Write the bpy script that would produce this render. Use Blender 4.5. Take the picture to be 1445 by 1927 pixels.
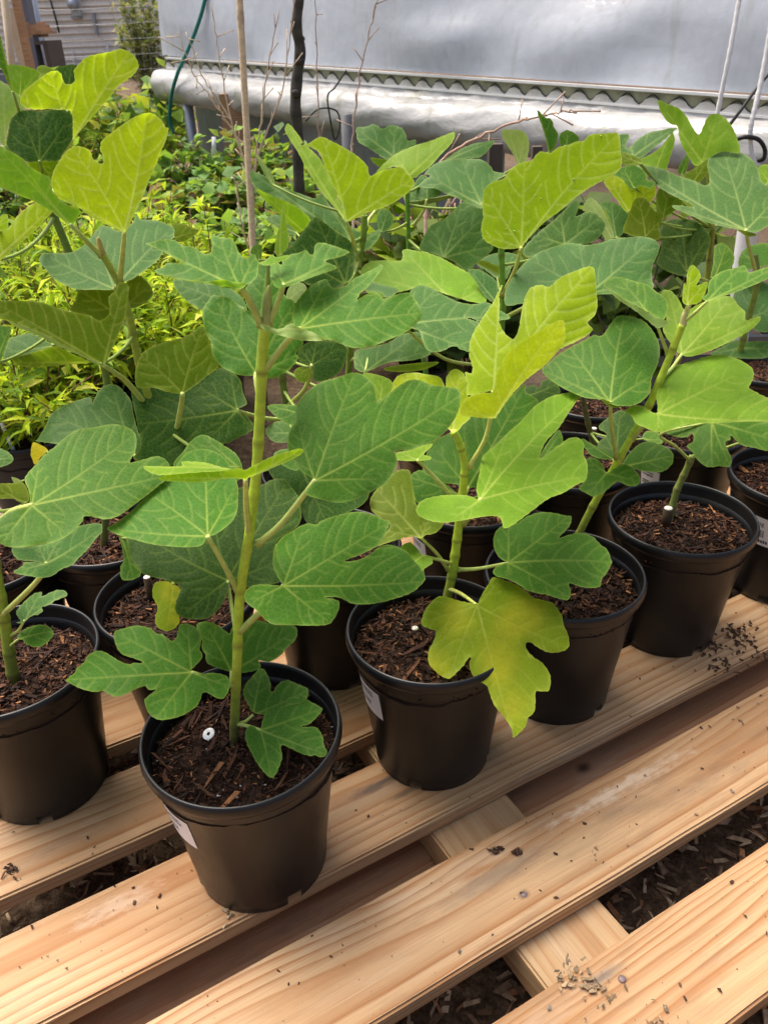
import bpy, bmesh, math, random
import numpy as np
from mathutils import Vector, Matrix
for o in list(bpy.data.objects): bpy.data.objects.remove(o, do_unlink=True)
rnd = random.Random(7); rng = np.random.default_rng(7)
S = bpy.context.scene
R = math.radians
# ------------------------------------------------------------------ camera
PW, PH = 1445.0, 1927.0                       # photograph size: pixel coordinates below are in these units
FPX, PITCH, ROLL, HC = 1529.7, .5388, -.0377, .6502
GZ = -.098                                    # ground level (slat tops are z = 0)
cam = bpy.data.cameras.new('camera'); camo = bpy.data.objects.new('camera', cam)
S.collection.objects.link(camo)
cam.sensor_fit = 'VERTICAL'; cam.sensor_height = 24.0; cam.lens = 24.0*FPX/PH
cam.clip_start = .02; cam.clip_end = 500
camo.matrix_world = Matrix.Translation((0,0,HC)) @ Matrix.Rotation(math.pi/2-PITCH,4,'X') @ Matrix.Rotation(ROLL,4,'Z')
cam.dof.use_dof = True; cam.dof.focus_distance = .66; cam.dof.aperture_fstop = 14.0
S.camera = camo
# ------------------------------------------------------------------ sky, sun, exposure
SUN_EL, SUN_AZ = R(66), R(-48)                # azimuth measured from +Y (away from camera) towards +X
w = bpy.data.worlds.new('World'); S.world = w; w.use_nodes = True
nt = w.node_tree; nt.nodes.clear()
sky = nt.nodes.new('ShaderNodeTexSky'); sky.sky_type = 'NISHITA'; sky.sun_disc = False
sky.sun_elevation = SUN_EL; sky.sun_rotation = SUN_AZ; sky.air_density = .8; sky.dust_density = 8.0; sky.ozone_density = .5
bg = nt.nodes.new('ShaderNodeBackground'); bg.inputs['Strength'].default_value = .15
wo = nt.nodes.new('ShaderNodeOutputWorld')
nt.links.new(sky.outputs[0], bg.inputs[0]); nt.links.new(bg.outputs[0], wo.inputs[0])
sl = bpy.data.lights.new('sun', 'SUN'); sl.energy = 2.0; sl.angle = R(38); sl.color = (1, .95, .86)
so = bpy.data.objects.new('sun', sl); S.collection.objects.link(so)
sd = Vector((math.sin(SUN_AZ)*math.cos(SUN_EL), math.cos(SUN_AZ)*math.cos(SUN_EL), math.sin(SUN_EL)))
so.rotation_euler = sd.to_track_quat('Z','Y').to_euler(); so.location = (0, 1, 6)
S.view_settings.view_transform = 'Standard'; S.view_settings.look = 'None'
S.view_settings.exposure = .74; S.view_settings.gamma = 1.0; S.view_settings.use_curve_mapping = False
# ------------------------------------------------------------------ pixel -> place
_c, _s, _cr, _sr = math.cos(PITCH), math.sin(PITCH), math.cos(ROLL), math.sin(ROLL)
CAM = np.array([0, 0, HC])
def rays(px):
    px = np.asarray(px, float).reshape(-1, 2)
    x, y = px[:,0]-PW/2, px[:,1]-PH/2
    u = (_cr*x+_sr*y)/FPX; v = (-_sr*x+_cr*y)/FPX
    return np.stack([u, _c-v*_s, -_s-v*_c], 1)
def at_y(x, y, Y):
    d = rays((x, y))[0]; return CAM+d*(Y/d[1])
def at_z(x, y, z):
    d = rays((x, y))[0]; return CAM+d*((z-HC)/d[2])
DS = np.array([.87800, .47867]); DN = np.array([-.47867, .87800])   # along the slats / across the slats
def sn(s, n): return DS*s+DN*n
SANG = math.atan2(DS[1], DS[0])
# ------------------------------------------------------------------ objects
C = S.collection
def mesh_obj(name, verts, faces, mat=None, parent=None, smooth=True, col=None):
    me = bpy.data.meshes.new(name)
    verts = np.asarray(verts, np.float32)
    if isinstance(faces, np.ndarray):
        n, k = faces.shape
        me.vertices.add(len(verts)); me.vertices.foreach_set('co', verts.ravel())
        me.loops.add(n*k); me.loops.foreach_set('vertex_index', faces.astype(np.int32).ravel())
        me.polygons.add(n); me.polygons.foreach_set('loop_start', np.arange(0, n*k, k, dtype=np.int32))
        me.update(calc_edges=True)
    else:
        me.from_pydata(verts.tolist(), [], [list(map(int, f)) for f in faces])
    if smooth: me.polygons.foreach_set('use_smooth', np.ones(len(me.polygons), bool))
    if col is not None:
        a = me.color_attributes.new('col', 'FLOAT_COLOR', 'POINT')
        c = np.ones((len(verts), 4), np.float32); c[:, :col.shape[1]] = col
        a.data.foreach_set('color', c.ravel())
    o = bpy.data.objects.new(name, me); C.objects.link(o)
    if mat: me.materials.append(mat)
    if parent: o.parent = parent
    return o
def empty(name, loc, label=None, cat=None, group=None):
    o = bpy.data.objects.new(name, None); C.objects.link(o); o.location = loc; o.empty_display_size = .03
    return tag(o, label, cat, group)
def tag(o, label=None, cat=None, group=None, kind=None):
    for k, v in (('label', label), ('category', cat), ('group', group), ('kind', kind)):
        if v: o[k] = v
    return o
def share(src, parent, name=None, loc=None, rot=None, sc=None):
    o = bpy.data.objects.new(name or src.name.split('.')[0], src.data); C.objects.link(o); o.parent = parent
    if loc is not None: o.location = loc
    if rot is not None: o.rotation_euler = rot
    if sc is not None: o.scale = sc
    return o
class MB:
    """collects geometry for one mesh"""
    def __init__(s): s.v = []; s.f = []; s.c = []; s.n = 0
    def add(s, v, f, c=None):
        v = np.asarray(v, float); s.v.append(v)
        s.f += [tuple(int(i)+s.n for i in q) for q in f]; s.n += len(v)
        s.c.append(np.tile(np.asarray(c if c is not None else (1,1,1), float), (len(v), 1)) if c is None or np.ndim(c) == 1 else np.asarray(c))
    def box(s, c, size, M=None, col=None):
        a = np.array([[x, y, z] for x in (-.5,.5) for y in (-.5,.5) for z in (-.5,.5)])*np.array(size)
        if M is not None: a = a@np.asarray(M).T
        s.add(a+np.array(c), [(0,1,3,2),(4,6,7,5),(0,4,5,1),(2,3,7,6),(0,2,6,4),(1,5,7,3)], col)
    def tube(s, pts, rad, seg=8, col=None, cap=True):
        v, f, c = tube_geo(pts, rad, seg, cap, col); s.add(v, f, c)
    def build(s, name, mat, parent=None, smooth=True):
        return mesh_obj(name, np.concatenate(s.v), s.f, mat, parent, smooth, np.concatenate(s.c))
def tube_geo(pts, rad, seg=8, cap=True, col=None):
    pts = np.asarray(pts, float); n = len(pts); rad = np.broadcast_to(np.asarray(rad, float), (n,))
    T = np.gradient(pts, axis=0); T /= np.linalg.norm(T, axis=1)[:, None]+1e-12
    up = np.array([0, 0, 1.]) if abs(T[0][2]) < .9 else np.array([1., 0, 0])
    v = []
    a = np.linspace(0, 2*np.pi, seg, endpoint=False)
    e1 = np.cross(T[0], up); e1 /= np.linalg.norm(e1)
    for i in range(n):
        e1 = e1-T[i]*(e1@T[i]); e1 /= np.linalg.norm(e1)+1e-12; e2 = np.cross(T[i], e1)
        v.append(pts[i]+rad[i]*(np.cos(a)[:, None]*e1+np.sin(a)[:, None]*e2))
    f = [(i*seg+j, i*seg+(j+1) % seg, (i+1)*seg+(j+1) % seg, (i+1)*seg+j) for i in range(n-1) for j in range(seg)]
    if cap: f += [tuple(range(seg-1, -1, -1)), tuple(range((n-1)*seg, n*seg))]
    cc = None
    if col is not None: cc = np.repeat(np.asarray(col, float), seg, 0) if np.ndim(col) == 2 else np.tile(col, (n*seg, 1))
    return np.concatenate(v), f, (cc if cc is not None else np.ones((n*seg, 3)))
def catmull(P, sub=6, closed=False):
    P = np.asarray(P, float); n = len(P)
    if closed: Q = np.concatenate([P[-1:], P, P[:2]]); m = n
    else: Q = np.concatenate([2*P[:1]-P[1:2], P, 2*P[-1:]-P[-2:-1]]); m = n-1
    t = np.linspace(0, 1, sub, endpoint=False)[:, None]; out = []
    for i in range(m):
        a, b, c, d = Q[i:i+4]
        out.append(.5*((2*b)+(c-a)*t+(2*a-5*b+4*c-d)*t**2+(3*b-a-3*c+d)*t**3))
    out = np.concatenate(out)
    return out if closed else np.concatenate([out, P[-1:]])
def lathe(prof, seg=48):
    prof = np.asarray(prof, float); a = np.linspace(0, 2*np.pi, seg, endpoint=False); n = len(prof)
    v = np.stack([np.outer(prof[:,0], np.cos(a)), np.outer(prof[:,0], np.sin(a)), np.outer(prof[:,1], np.ones(seg))], -1).reshape(-1, 3)
    f = [(i*seg+j, i*seg+(j+1) % seg, (i+1)*seg+(j+1) % seg, (i+1)*seg+j) for i in range(n-1) for j in range(seg)]
    return v, f
def rotm(ax, an):
    return np.array(Matrix.Rotation(an, 3, Vector(ax)))
def rrot():
    q = rng.normal(size=4); q /= np.linalg.norm(q)
    w_, x, y, z = q
    return np.array([[1-2*(y*y+z*z),2*(x*y-z*w_),2*(x*z+y*w_)],[2*(x*y+z*w_),1-2*(x*x+z*z),2*(y*z-x*w_)],[2*(x*z-y*w_),2*(y*z+x*w_),1-2*(x*x+y*y)]])
# ------------------------------------------------------------------ materials
class NT:
    def __init__(s, name):
        s.m = bpy.data.materials.new(name); s.m.use_nodes = True; s.t = s.m.node_tree; s.t.nodes.clear()
        s.out = s.t.nodes.new('ShaderNodeOutputMaterial')
    def n(s, typ, inp=None, **kw):
        x = s.t.nodes.new('ShaderNode'+typ)
        for k, v in kw.items(): setattr(x, k, v)
        for k, v in (inp or {}).items():
            if isinstance(v, bpy.types.NodeSocket): s.t.links.new(v, x.inputs[k])
            else: x.inputs[k].default_value = v
        return x
    def math(s, op, a, b=0.0, c=0.0):
        x = s.t.nodes.new('ShaderNodeMath'); x.operation = op
        for i, v in enumerate((a, b, c)):
            if isinstance(v, bpy.types.NodeSocket): s.t.links.new(v, x.inputs[i])
            else: x.inputs[i].default_value = v
        return x.outputs[0]
    def mix(s, fac, a, b, typ='MIX'):
        x = s.t.nodes.new('ShaderNodeMix'); x.data_type = 'RGBA'; x.blend_type = typ
        for i, v in ((0, fac), (6, a), (7, b)):
            if isinstance(v, bpy.types.NodeSocket): s.t.links.new(v, x.inputs[i])
            else: x.inputs[i].default_value = v if i == 0 else (tuple(v)+(1,))[:4]
        return x.outputs[2]
    def ramp(s, fac, stops, interp='LINEAR'):
        x = s.t.nodes.new('ShaderNodeValToRGB'); x.color_ramp.interpolation = interp
        el = x.color_ramp.elements
        while len(el) < len(stops): el.new(.5)
        for e, (p, c) in zip(el, stops): e.position = p; e.color = (tuple(c)+(1,))[:4] if np.ndim(c) else (c, c, c, 1)
        s.t.links.new(fac, x.inputs[0]); return x.outputs[0]
    def noise(s, vec, scale, detail=3, rough=.55, dist=0):
        return s.n('TexNoise', {'Vector': vec, 'Scale': scale, 'Detail': detail, 'Roughness': rough, 'Distortion': dist}).outputs['Fac']
    def scale(s, vec, sc):
        return s.n('VectorMath', {0: vec, 1: sc}, operation='MULTIPLY').outputs[0]
    def bump(s, h, strength=.3, dist=.001):
        return s.n('Bump', {'Height': h, 'Strength': strength, 'Distance': dist}).outputs[0]
    def surf(s, sh): s.t.links.new(sh, s.out.inputs['Surface']); return s.m
    def princ(s, **kw):
        x = s.t.nodes.new('ShaderNodeBsdfPrincipled')
        for k, v in kw.items():
            k = {'color':'Base Color','rough':'Roughness','spec':'Specular IOR Level','metal':'Metallic','normal':'Normal','alpha':'Alpha','sheen':'Sheen Weight','trans':'Transmission Weight','coat':'Coat Weight'}[k]
            if isinstance(v, bpy.types.NodeSocket): s.t.links.new(v, x.inputs[k])
            else: x.inputs[k].default_value = (tuple(v)+(1,)) if np.ndim(v) else v
        return x.outputs[0]
def simple(name, color, rough=.6, spec=.4, metal=0, var=.15, scale=40, bump=.15, bd=.001):
    t = NT(name); co = t.n('TexCoord').outputs['Object']
    f = t.noise(co, scale, 4)
    c = t.mix(f, [x*(1-var) for x in color], [min(1, x*(1+var)) for x in color])
    return t.surf(t.princ(color=c, rough=rough, spec=spec, metal=metal, normal=t.bump(t.noise(co, scale*3, 3), bump, bd)))
def attr_mat(name, rough=.75, spec=.3, var=.25, scale=120, bump=.4, bd=.0008):
    t = NT(name); co = t.n('TexCoord').outputs['Object']; a = t.n('Attribute', attribute_name='col').outputs['Color']
    f = t.noise(co, scale, 4)
    v = t.ramp(f, [(.3, 1-var), (.7, 1+var*.6)])
    c = t.mix(1.0, a, v, 'MULTIPLY')
    return t.surf(t.princ(color=c, rough=rough, spec=spec, normal=t.bump(t.noise(co, scale*3, 3), bump, bd)))
def leaf_mat(name, tert=True):
    t = NT(name); co = t.n('TexCoord').outputs['Object']
    a = t.n('Attribute', attribute_name='col'); tr = a.outputs['Alpha']
    n1 = t.noise(co, 55, 4, .6); n2 = t.noise(co, 420, 3, .6)
    c = t.mix(1.0, a.outputs['Color'], t.ramp(n1, [(.28, (.84,.87,.86)), (.72, (1.12,1.1,1.02))]), 'MULTIPLY')
    c = t.mix(1.0, c, t.ramp(n2, [(.3, .91), (.7, 1.06)]), 'MULTIPLY')
    h = n2
    if tert:
        vo = t.n('TexVoronoi', {'Vector': co, 'Scale': 260.0}, feature='DISTANCE_TO_EDGE').outputs['Distance']
        vl = t.ramp(vo, [(0, 1.0), (.07, 0.0)])
        c = t.mix(t.math('MULTIPLY', vl, .16), c, (.34,.42,.13))
        h = t.math('ADD', t.math('MULTIPLY', vo, 1.4), t.math('MULTIPLY', n2, .5))
    b = t.bump(h, .20, .0005)
    geo = t.n('NewGeometry').outputs['Backfacing']
    c = t.mix(t.math('MULTIPLY', geo, .30), c, (.30,.38,.19))
    p = t.princ(color=c, rough=.50, spec=.11, normal=b)
    tc = t.mix(1.0, c, (1.42,1.55,.40), 'MULTIPLY')
    tl = t.n('BsdfTranslucent', {'Color': tc, 'Normal': b}).outputs[0]
    return t.surf(t.n('MixShader', {0: tr, 1: p, 2: tl}).outputs[0])
M_LEAF = leaf_mat('fig_leaf'); M_FOL = leaf_mat('small_foliage', False)
M_STEM = attr_mat('fig_stem', .5, .4, .18, 160, .25, .0006)
M_CHIP = attr_mat('bark_chip', .8, .25, .4, 180, .6, .001)
M_TWIG = attr_mat('dry_twig', .8, .2, .25, 150, .5, .001)
def wood_mat(name, early, late, stain=.4, knots=True, ringsize=.0050, vary=1.0, spots=()):
    t = NT(name); co = t.n('TexCoord').outputs['Object']
    rd = t.n('ObjectInfo').outputs['Random']
    off = t.n('CombineXYZ', {'X': t.math('MULTIPLY', rd, 37.0), 'Y': t.math('MULTIPLY', rd, 11.3), 'Z': t.math('MULTIPLY', rd, 5.1)}).outputs[0]
    v = t.n('VectorMath', {0: co, 1: off}, operation='ADD').outputs[0]
    sep = t.n('SeparateXYZ', {0: co}); x, y, z = sep.outputs
    w1 = t.noise(t.scale(v, (1.6, 9, 9)), 1.0, 2, .5); w2 = t.noise(t.scale(v, (7, 40, 40)), 1.0, 2, .5)
    y0 = t.math('MULTIPLY_ADD', rd, .11, -.055)
    yy = t.math('ADD', t.math('SUBTRACT', y, y0), t.math('ADD', t.math('MULTIPLY_ADD', w1, .055*vary, -.027*vary), t.math('MULTIPLY_ADD', w2, .006, -.003)))
    if knots:
        kv = t.n('TexVoronoi', {'Vector': t.scale(v, (2.3, 7.5, .01)), 'Scale': 1.0, 'Randomness': 1.0}, feature='F1').outputs['Distance']
        kb = t.math('MAXIMUM', t.math('SUBTRACT', 1.0, t.math('MULTIPLY', kv, 5.0)), 0.0)
        yy = t.math('ADD', yy, t.math('MULTIPLY', t.math('MULTIPLY', kb, kb), .018))
    zz = t.math('ADD', z, .045)
    r = t.math('SQRT', t.math('ADD', t.math('MULTIPLY', yy, yy), t.math('MULTIPLY', zz, zz)))
    ph = t.math('FRACT', t.math('ADD', t.math('DIVIDE', r, ringsize), t.math('MULTIPLY', w1, 2.0)))
    band = t.ramp(ph, [(0, 0.0), (.35, .08), (.72, .62), (.86, 1.0), (.95, .25), (1.0, 0.0)])
    pres = t.ramp(t.noise(t.scale(v, (2.2, 26, 26)), 1.0, 2), [(.3, .5), (.6, 1.0)])
    fib = t.noise(t.scale(v, (14, 900, 900)), 1.0, 2, .6)
    c = t.mix(t.math('MULTIPLY', band, pres), early, late)
    c = t.mix(1.0, c, t.ramp(fib, [(.25, .80), (.75, 1.14)]), 'MULTIPLY')
    tint = t.noise(t.scale(v, (2.5, 12, 12)), 1.0, 3)
    c = t.mix(t.ramp(tint, [(.42, 0.0), (.70, .7)]), c, (late[0]*1.05, late[1]*1.2, late[2]*1.5))
    pale = t.noise(t.scale(v, (4, 22, 9)), 1.3, 4, .65)
    c = t.mix(t.ramp(pale, [(.56, 0.0), (.72, .38)]), c, (.58,.47,.34))
    grey = t.noise(t.scale(v, (5, 15, 5)), 1.7, 5, .7)
    c = t.mix(t.ramp(grey, [(.54, 0.0), (.74, stain)]), c, (.16,.12,.085))
    dirt = t.noise(v, 260, 3, .7)
    c = t.mix(t.ramp(dirt, [(.68, 0.0), (.76, .5)]), c, (.10,.06,.035))
    if knots:
        c = t.mix(t.ramp(kv, [(.045, .9), (.075, .6), (.13, 0.0)]), c, (.085,.04,.02))
    for (sx, sy, rx, ry, cc, st, wob) in spots:      # single marks: knots, resin, blue stain, pale scuffs
        dx = t.math('DIVIDE', t.math('SUBTRACT', x, sx), rx); dy = t.math('DIVIDE', t.math('SUBTRACT', y, sy), ry)
        dd = t.math('SQRT', t.math('ADD', t.math('MULTIPLY', dx, dx), t.math('MULTIPLY', dy, dy)))
        dd = t.math('ADD', dd, t.math('MULTIPLY_ADD', t.noise(t.scale(v, (60, 150, 60)), 1.0, 4, .7), wob*2, -wob))
        c = t.mix(t.ramp(dd, [(.25, st), (.62, st*.5), (1.0, 0.0)]), c, cc)
    hgt = t.math('ADD', t.math('MULTIPLY', band, .5), t.math('MULTIPLY', fib, .8))
    return t.surf(t.princ(color=c, rough=t.ramp(tint, [(.3, .5), (.8, .68)]), spec=.3, normal=t.bump(hgt, .38, .0009)))
M_SLAT = wood_mat('pine_slat', (.50,.325,.172), (.31,.13,.040))
def marks(nc, lst):
    out = []
    for px, py, rx, ry, cc, st, wob in lst:
        d = rays_((px, py)); q = np.array([0, 0]) + d[:2]*(-HC/d[2]); out.append((float(q@np.array([.878,.47867]))-.5, float(q@np.array([-.47867,.878]))-nc, rx, ry, cc, st, wob))
    return out
def rays_(pxy):
    x, y = pxy[0]-PW/2, pxy[1]-PH/2; u = (_cr*x+_sr*y)/FPX; v = (-_sr*x+_cr*y)/FPX
    return np.array([u, _c-v*_s, -_s-v*_c])
BLK, GRY, PAL, RST = (.035,.025,.02), (.17,.14,.11), (.70,.60,.47), (.34,.14,.045)
SLAT_ARGS = ((.50,.325,.172), (.31,.13,.040))
M_SLAT_A = wood_mat('pine_slat_knotty', *SLAT_ARGS, spots=marks(.478, [(705,1482,.034,.007,BLK,.75,.7),(740,1462,.020,.0045,BLK,.8,.6),(765,1492,.03,.004,BLK,.6,.6),(880,1440,.05,.012,GRY,.35,.5),(300,1660,.05,.010,RST,.5,.6),(230,1700,.045,.012,PAL,.32,1.2),(690,1500,.09,.018,GRY,.3,.5)]))
M_SLAT_B = wood_mat('pine_slat_stained', *SLAT_ARGS, spots=marks(.346, [(932,1601,.008,.006,BLK,.9,.5),(973,1603,.006,.005,BLK,.9,.5),(940,1645,.075,.012,GRY,.55,.6),(985,1683,.007,.005,BLK,.8,.3),(1190,1470,.10,.009,PAL,.35,1.3),(1130,1500,.07,.006,PAL,.3,1.3),(900,1640,.03,.004,RST,.7,.5),(640,1830,.10,.010,RST,.4,.5)]))
M_SLAT_Z = wood_mat('pine_slat_clean', *SLAT_ARGS, spots=marks(.211, [(1135,1838,.026,.0055,GRY,.75,.5),(1172,1842,.006,.004,BLK,.6,.3),(1320,1850,.06,.008,RST,.4,.5)]))
M_JOIST = wood_mat('pine_joist', (.46,.31,.165), (.36,.19,.08), .3, False)
M_RED = wood_mat('redwood_board', (.46,.26,.135), (.34,.155,.07), .5, True, spots=[(-.02,.02,.012,.009,(.05,.025,.015),.85,.2)])
M_LUMBER = wood_mat('old_lumber', (.44,.26,.14), (.30,.15,.07), .4, False)
def pot_mat():
    t = NT('black_pot_plastic'); co = t.n('TexCoord').outputs['Object']
    n = t.noise(co, 26, 4, .6); n2 = t.noise(t.scale(co, (1,1,.35)), 160, 3, .6); n3 = t.noise(co, 420, 2)
    c = t.mix(t.ramp(n, [(.4, 0.0), (.8, .5)]), (.006,.0065,.0075), (.015,.014,.013))
    c = t.mix(t.ramp(n3, [(.72, 0.0), (.77, .25)]), c, (.16,.13,.10))
    rg = t.math('ADD', t.math('MULTIPLY', n, .22), t.math('MULTIPLY_ADD', n2, .12, .19))
    return t.surf(t.princ(color=c, rough=rg, spec=.42, normal=t.bump(n2, .12, .0006)))
M_POT = pot_mat()
def soil_mat():
    t = NT('potting_soil'); co = t.n('TexCoord').outputs['Object']
    n = t.noise(co, 190, 5, .7); n2 = t.noise(co, 45, 3)
    c = t.ramp(n, [(.25, (.010,.006,.004)), (.5, (.040,.020,.012)), (.75, (.10,.048,.025))])
    c = t.mix(t.math('MULTIPLY', n2, .5), c, (.03,.014,.008))
    return t.surf(t.princ(color=c, rough=.85, spec=.2, normal=t.bump(n, .9, .004)))
M_SOIL = soil_mat()
M_WHITE = simple('white_card', (.78,.78,.80), .45, .4, var=.04, bump=.03)
M_INK = simple('printed_ink', (.02,.02,.02), .6)
M_CUT = simple('cut_wood', (.72,.68,.60), .6, var=.1)
# ================================================================== ground
def ground_mat():
    t = NT('mulch_ground'); co = t.n('TexCoord').outputs['Object']
    n = t.noise(co, 70, 5, .7); n2 = t.noise(co, 3, 3); vo = t.noise(co, 300, 2)
    c = t.ramp(n, [(.25, (.035,.022,.014)), (.55, (.12,.08,.05)), (.8, (.26,.19,.13))])
    c = t.mix(1.0, c, t.ramp(vo, [(.3, .7), (.7, 1.5)]), 'MULTIPLY')
    c = t.mix(t.ramp(n2, [(.45, 0.0), (.7, .6)]), c, (.20,.155,.115))
    return t.surf(t.princ(color=c, rough=.9, spec=.15, normal=t.bump(n, .8, .01)))
gv = []; gf = []
gx = np.concatenate([[-200,-60,-20,-8,-4], np.linspace(-3,3,25), [4,8,20,60,200]]); gy = np.concatenate([[-60,-20,-6,-2], np.linspace(-1,5,25), [7,12,25,60,250]])
for j in gy:
    for i in gx: gv.append((i, j, GZ+(.012*math.sin(i*3.1+j*1.7)+.008*math.sin(j*5.3-i*2.2) if abs(i) < 3 and j > 1.5 and j < 5 else 0)))
nx = len(gx); gf = [(j*nx+i, j*nx+i+1, (j+1)*nx+i+1, (j+1)*nx+i) for j in range(len(gy)-1) for i in range(nx-1)]
tag(mesh_obj('ground', gv, gf, ground_mat()), kind='structure')
# loose wood chips on the ground below and around the slats
def chip_geo(mb, p, L, Wd, T, M, col):
    a = np.array([[x, y, z] for x in (-.5,.5) for y in (-.5,.5) for z in (-.5,.5)])
    a[a[:,0] > 0, 1] *= rng.uniform(.25, 1); a[:,0] += a[:,1]*rng.uniform(-.4,.4)
    a *= (L, Wd, T); a[:,2] += rng.uniform(-.15,.15)*Wd*np.sign(a[:,1])
    mb.add(a@M.T+p, [(0,1,3,2),(4,6,7,5),(0,4,5,1),(2,3,7,6),(0,2,6,4),(1,5,7,3)], col)
def flat_rot(tilt=.5):
    return rotm((0,0,1), rng.uniform(0, 6.283))@rotm((1,0,0), rng.normal()*tilt)@rotm((0,1,0), rng.normal()*tilt)
mb = MB()
CH = [(.48,.36,.23),(.34,.24,.15),(.22,.145,.09),(.60,.48,.33),(.36,.18,.09),(.16,.10,.06)]
for k in range(8200):
    q = sn(rng.uniform(-.5, 1.25), rng.uniform(.08, .80)); L = rng.uniform(.006, .021)
    c = np.array(CH[rng.integers(0, 6)])*rng.uniform(.8, 1.35)
    chip_geo(mb, np.array([q[0], q[1], GZ+rng.uniform(.001, .018)]), L, L*rng.uniform(.12, .45), rng.uniform(.0008, .002), flat_rot(.35), c)
tag(mb.build('wood_chip_mulch', M_CHIP, smooth=False), 'brown shredded wood chip mulch under the slatted pallet', 'mulch', kind='stuff')
mb = MB()
for k in range(2600):                                          # pale gravel in the strip behind the pallet, left
    p = np.array([rng.uniform(-1.1, -.30), rng.uniform(.95, 1.45), GZ+.004]); r = rng.uniform(.004, .011)
    v = np.array([[1,0,0],[-1,0,0],[0,1,0],[0,-1,0],[0,0,1],[0,0,-1]])*r*rng.uniform(.6, 1.2, (6,1))
    mb.add(v@rrot().T+p, [(0,2,4),(2,1,4),(1,3,4),(3,0,4),(2,0,5),(1,2,5),(3,1,5),(0,3,5)], np.array([.55,.44,.36])*rng.uniform(.6, 1.25))
tag(mb.build('pale_gravel', attr_mat('gravel_stone', .85), smooth=False), 'pale pinkish gravel on the ground behind the pots', 'gravel', kind='stuff')
# ================================================================== pallet
pal = empty('pallet', tuple(sn(.5, .5))+(GZ,), 'slatted pine pallet table carrying the black nursery pots', 'pallet')
pal.rotation_euler = (0, 0, SANG)
def board(name, s0, s1, n0, n1, z0, z1, mat, across=False, bev=.0022):
    """board in pallet space, own origin at its middle with local X along its length"""
    L, Wd, T = (s1-s0, n1-n0, z1-z0) if not across else (n1-n0, s1-s0, z1-z0)
    bm = bmesh.new(); bmesh.ops.create_cube(bm, size=1.0)
    bmesh.ops.scale(bm, vec=(L, Wd, T), verts=bm.verts)
    bmesh.ops.subdivide_edges(bm, edges=[e for e in bm.edges if abs(e.verts[0].co.x-e.verts[1].co.x) > L*.5], cuts=24)
    for v in bm.verts:
        h = math.sin(v.co.x*9+s0*3+n0*40)*.0006+math.sin(v.co.x*31+n0*70)*.0004
        v.co.y += h
        v.co.z += math.sin(v.co.x*4+n0*33)*.0006
    bmesh.ops.bevel(bm, geom=[e for e in bm.edges if e.is_manifold and e.calc_face_angle(0) > .5], offset=bev, segments=2, affect='EDGES')
    me = bpy.data.meshes.new(name); bm.to_mesh(me); bm.free(); me.materials.append(mat)
    o = bpy.data.objects.new(name, me); C.objects.link(o); o.parent = pal
    o.location = ((s0+s1)/2-.5, (n0+n1)/2-.5, (z0+z1)/2-GZ); o.rotation_euler = (0, 0, 0 if not across else math.pi/2)
    return o
for n0, n1 in ((.035,.126),(.1655,.2565),(.3005,.3915),(.4325,.524),(.5615,.652),(.690,.781),(.820,.911),(.950,1.041)):
    board('slat', -.42, 1.42, n0, n1, -.019, 0, {.4325: M_SLAT_A, .3005: M_SLAT_B, .1655: M_SLAT_Z}.get(n0, M_SLAT))
for s0 in (-.39, .275, .94):
    board('joist', s0, s0+.0905, .03, 1.05, -.0575, -.0195, M_JOIST, True)
for n0 in (.372, .88):
    board('bottom_board', -.42, 1.42, n0, n0+.105, -.0775, -.058, M_RED)
# nail heads and small dark nail holes on the slats
M_NAIL = simple('nail_steel', (.20,.15,.15), .55, .4, .3)
def nail(px):
    p = at_z(px[0], px[1], .0002); v, f = lathe([(0,.0007),(.0022,.0006),(.0031,0),(.0031,-.004)], 12)
    o = mesh_obj('nail_head', v, f, M_NAIL, pal); q = p[:2]
    o.location = (q@DS-.5, q@DN-.5, p[2]-GZ)
for px in ((1170,1842),(985,1683)): nail(px)
# crumbs, shavings and soil specks on the slats
mb = MB(); 
SL = ((.1655,.2565),(.3005,.3915),(.4325,.524),(.5615,.652),(.690,.781))
for k in range(480):
    a, b = SL[rng.choice(5, p=(.22,.30,.26,.16,.06))]; s = rng.uniform(-.15, .85)
    q = sn(s, rng.uniform(a+.002, b-.002)); L = (.0007+.0035*rng.random()**2.2)*(1.7 if rng.random() < .06 else 1)
    c = np.array([(.06,.03,.02),(.12,.06,.035),(.30,.20,.12),(.22,.19,.16)][rng.choice(4, p=(.5,.22,.16,.12))])
    chip_geo(mb, np.array([q[0], q[1], .0012]), L, L*rng.uniform(.25, .7), .0006, flat_rot(.15), c)
def pile(px, n, spread, cols, size=.004):
    p = at_z(px[0], px[1], .0012)
    for k in range(n):
        q = p+np.array([*rng.normal(size=2)*spread, rng.uniform(0, .0012)]); L = size*rng.uniform(.4, 1.6)
        chip_geo(mb, q, L, L*rng.uniform(.3, .7), .0006, flat_rot(.3), np.array(cols[rng.integers(0, len(cols))])*rng.uniform(.7, 1.2))
DK = [(.05,.025,.015),(.09,.045,.025)]; PL = [(.42,.30,.18),(.30,.21,.12),(.2,.15,.1)]
for a in (((1385,1195),60,.012,DK),((1340,1215),26,.006,DK),((1425,1230),40,.014,DK),((1110,1855),34,.010,PL),((1065,1835),18,.007,PL),((935,1600),10,.003,DK),((973,1603),8,.0025,DK),((430,1718),8,.004,PL),((20,1640),12,.004,DK),((1240,1930),20,.012,PL),((1350,1255),30,.01,DK)): pile(*a)
tag(mb.build('slat_debris', M_CHIP, smooth=False), 'soil crumbs and wood shavings scattered over the pine slats', 'debris', kind='stuff')
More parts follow.
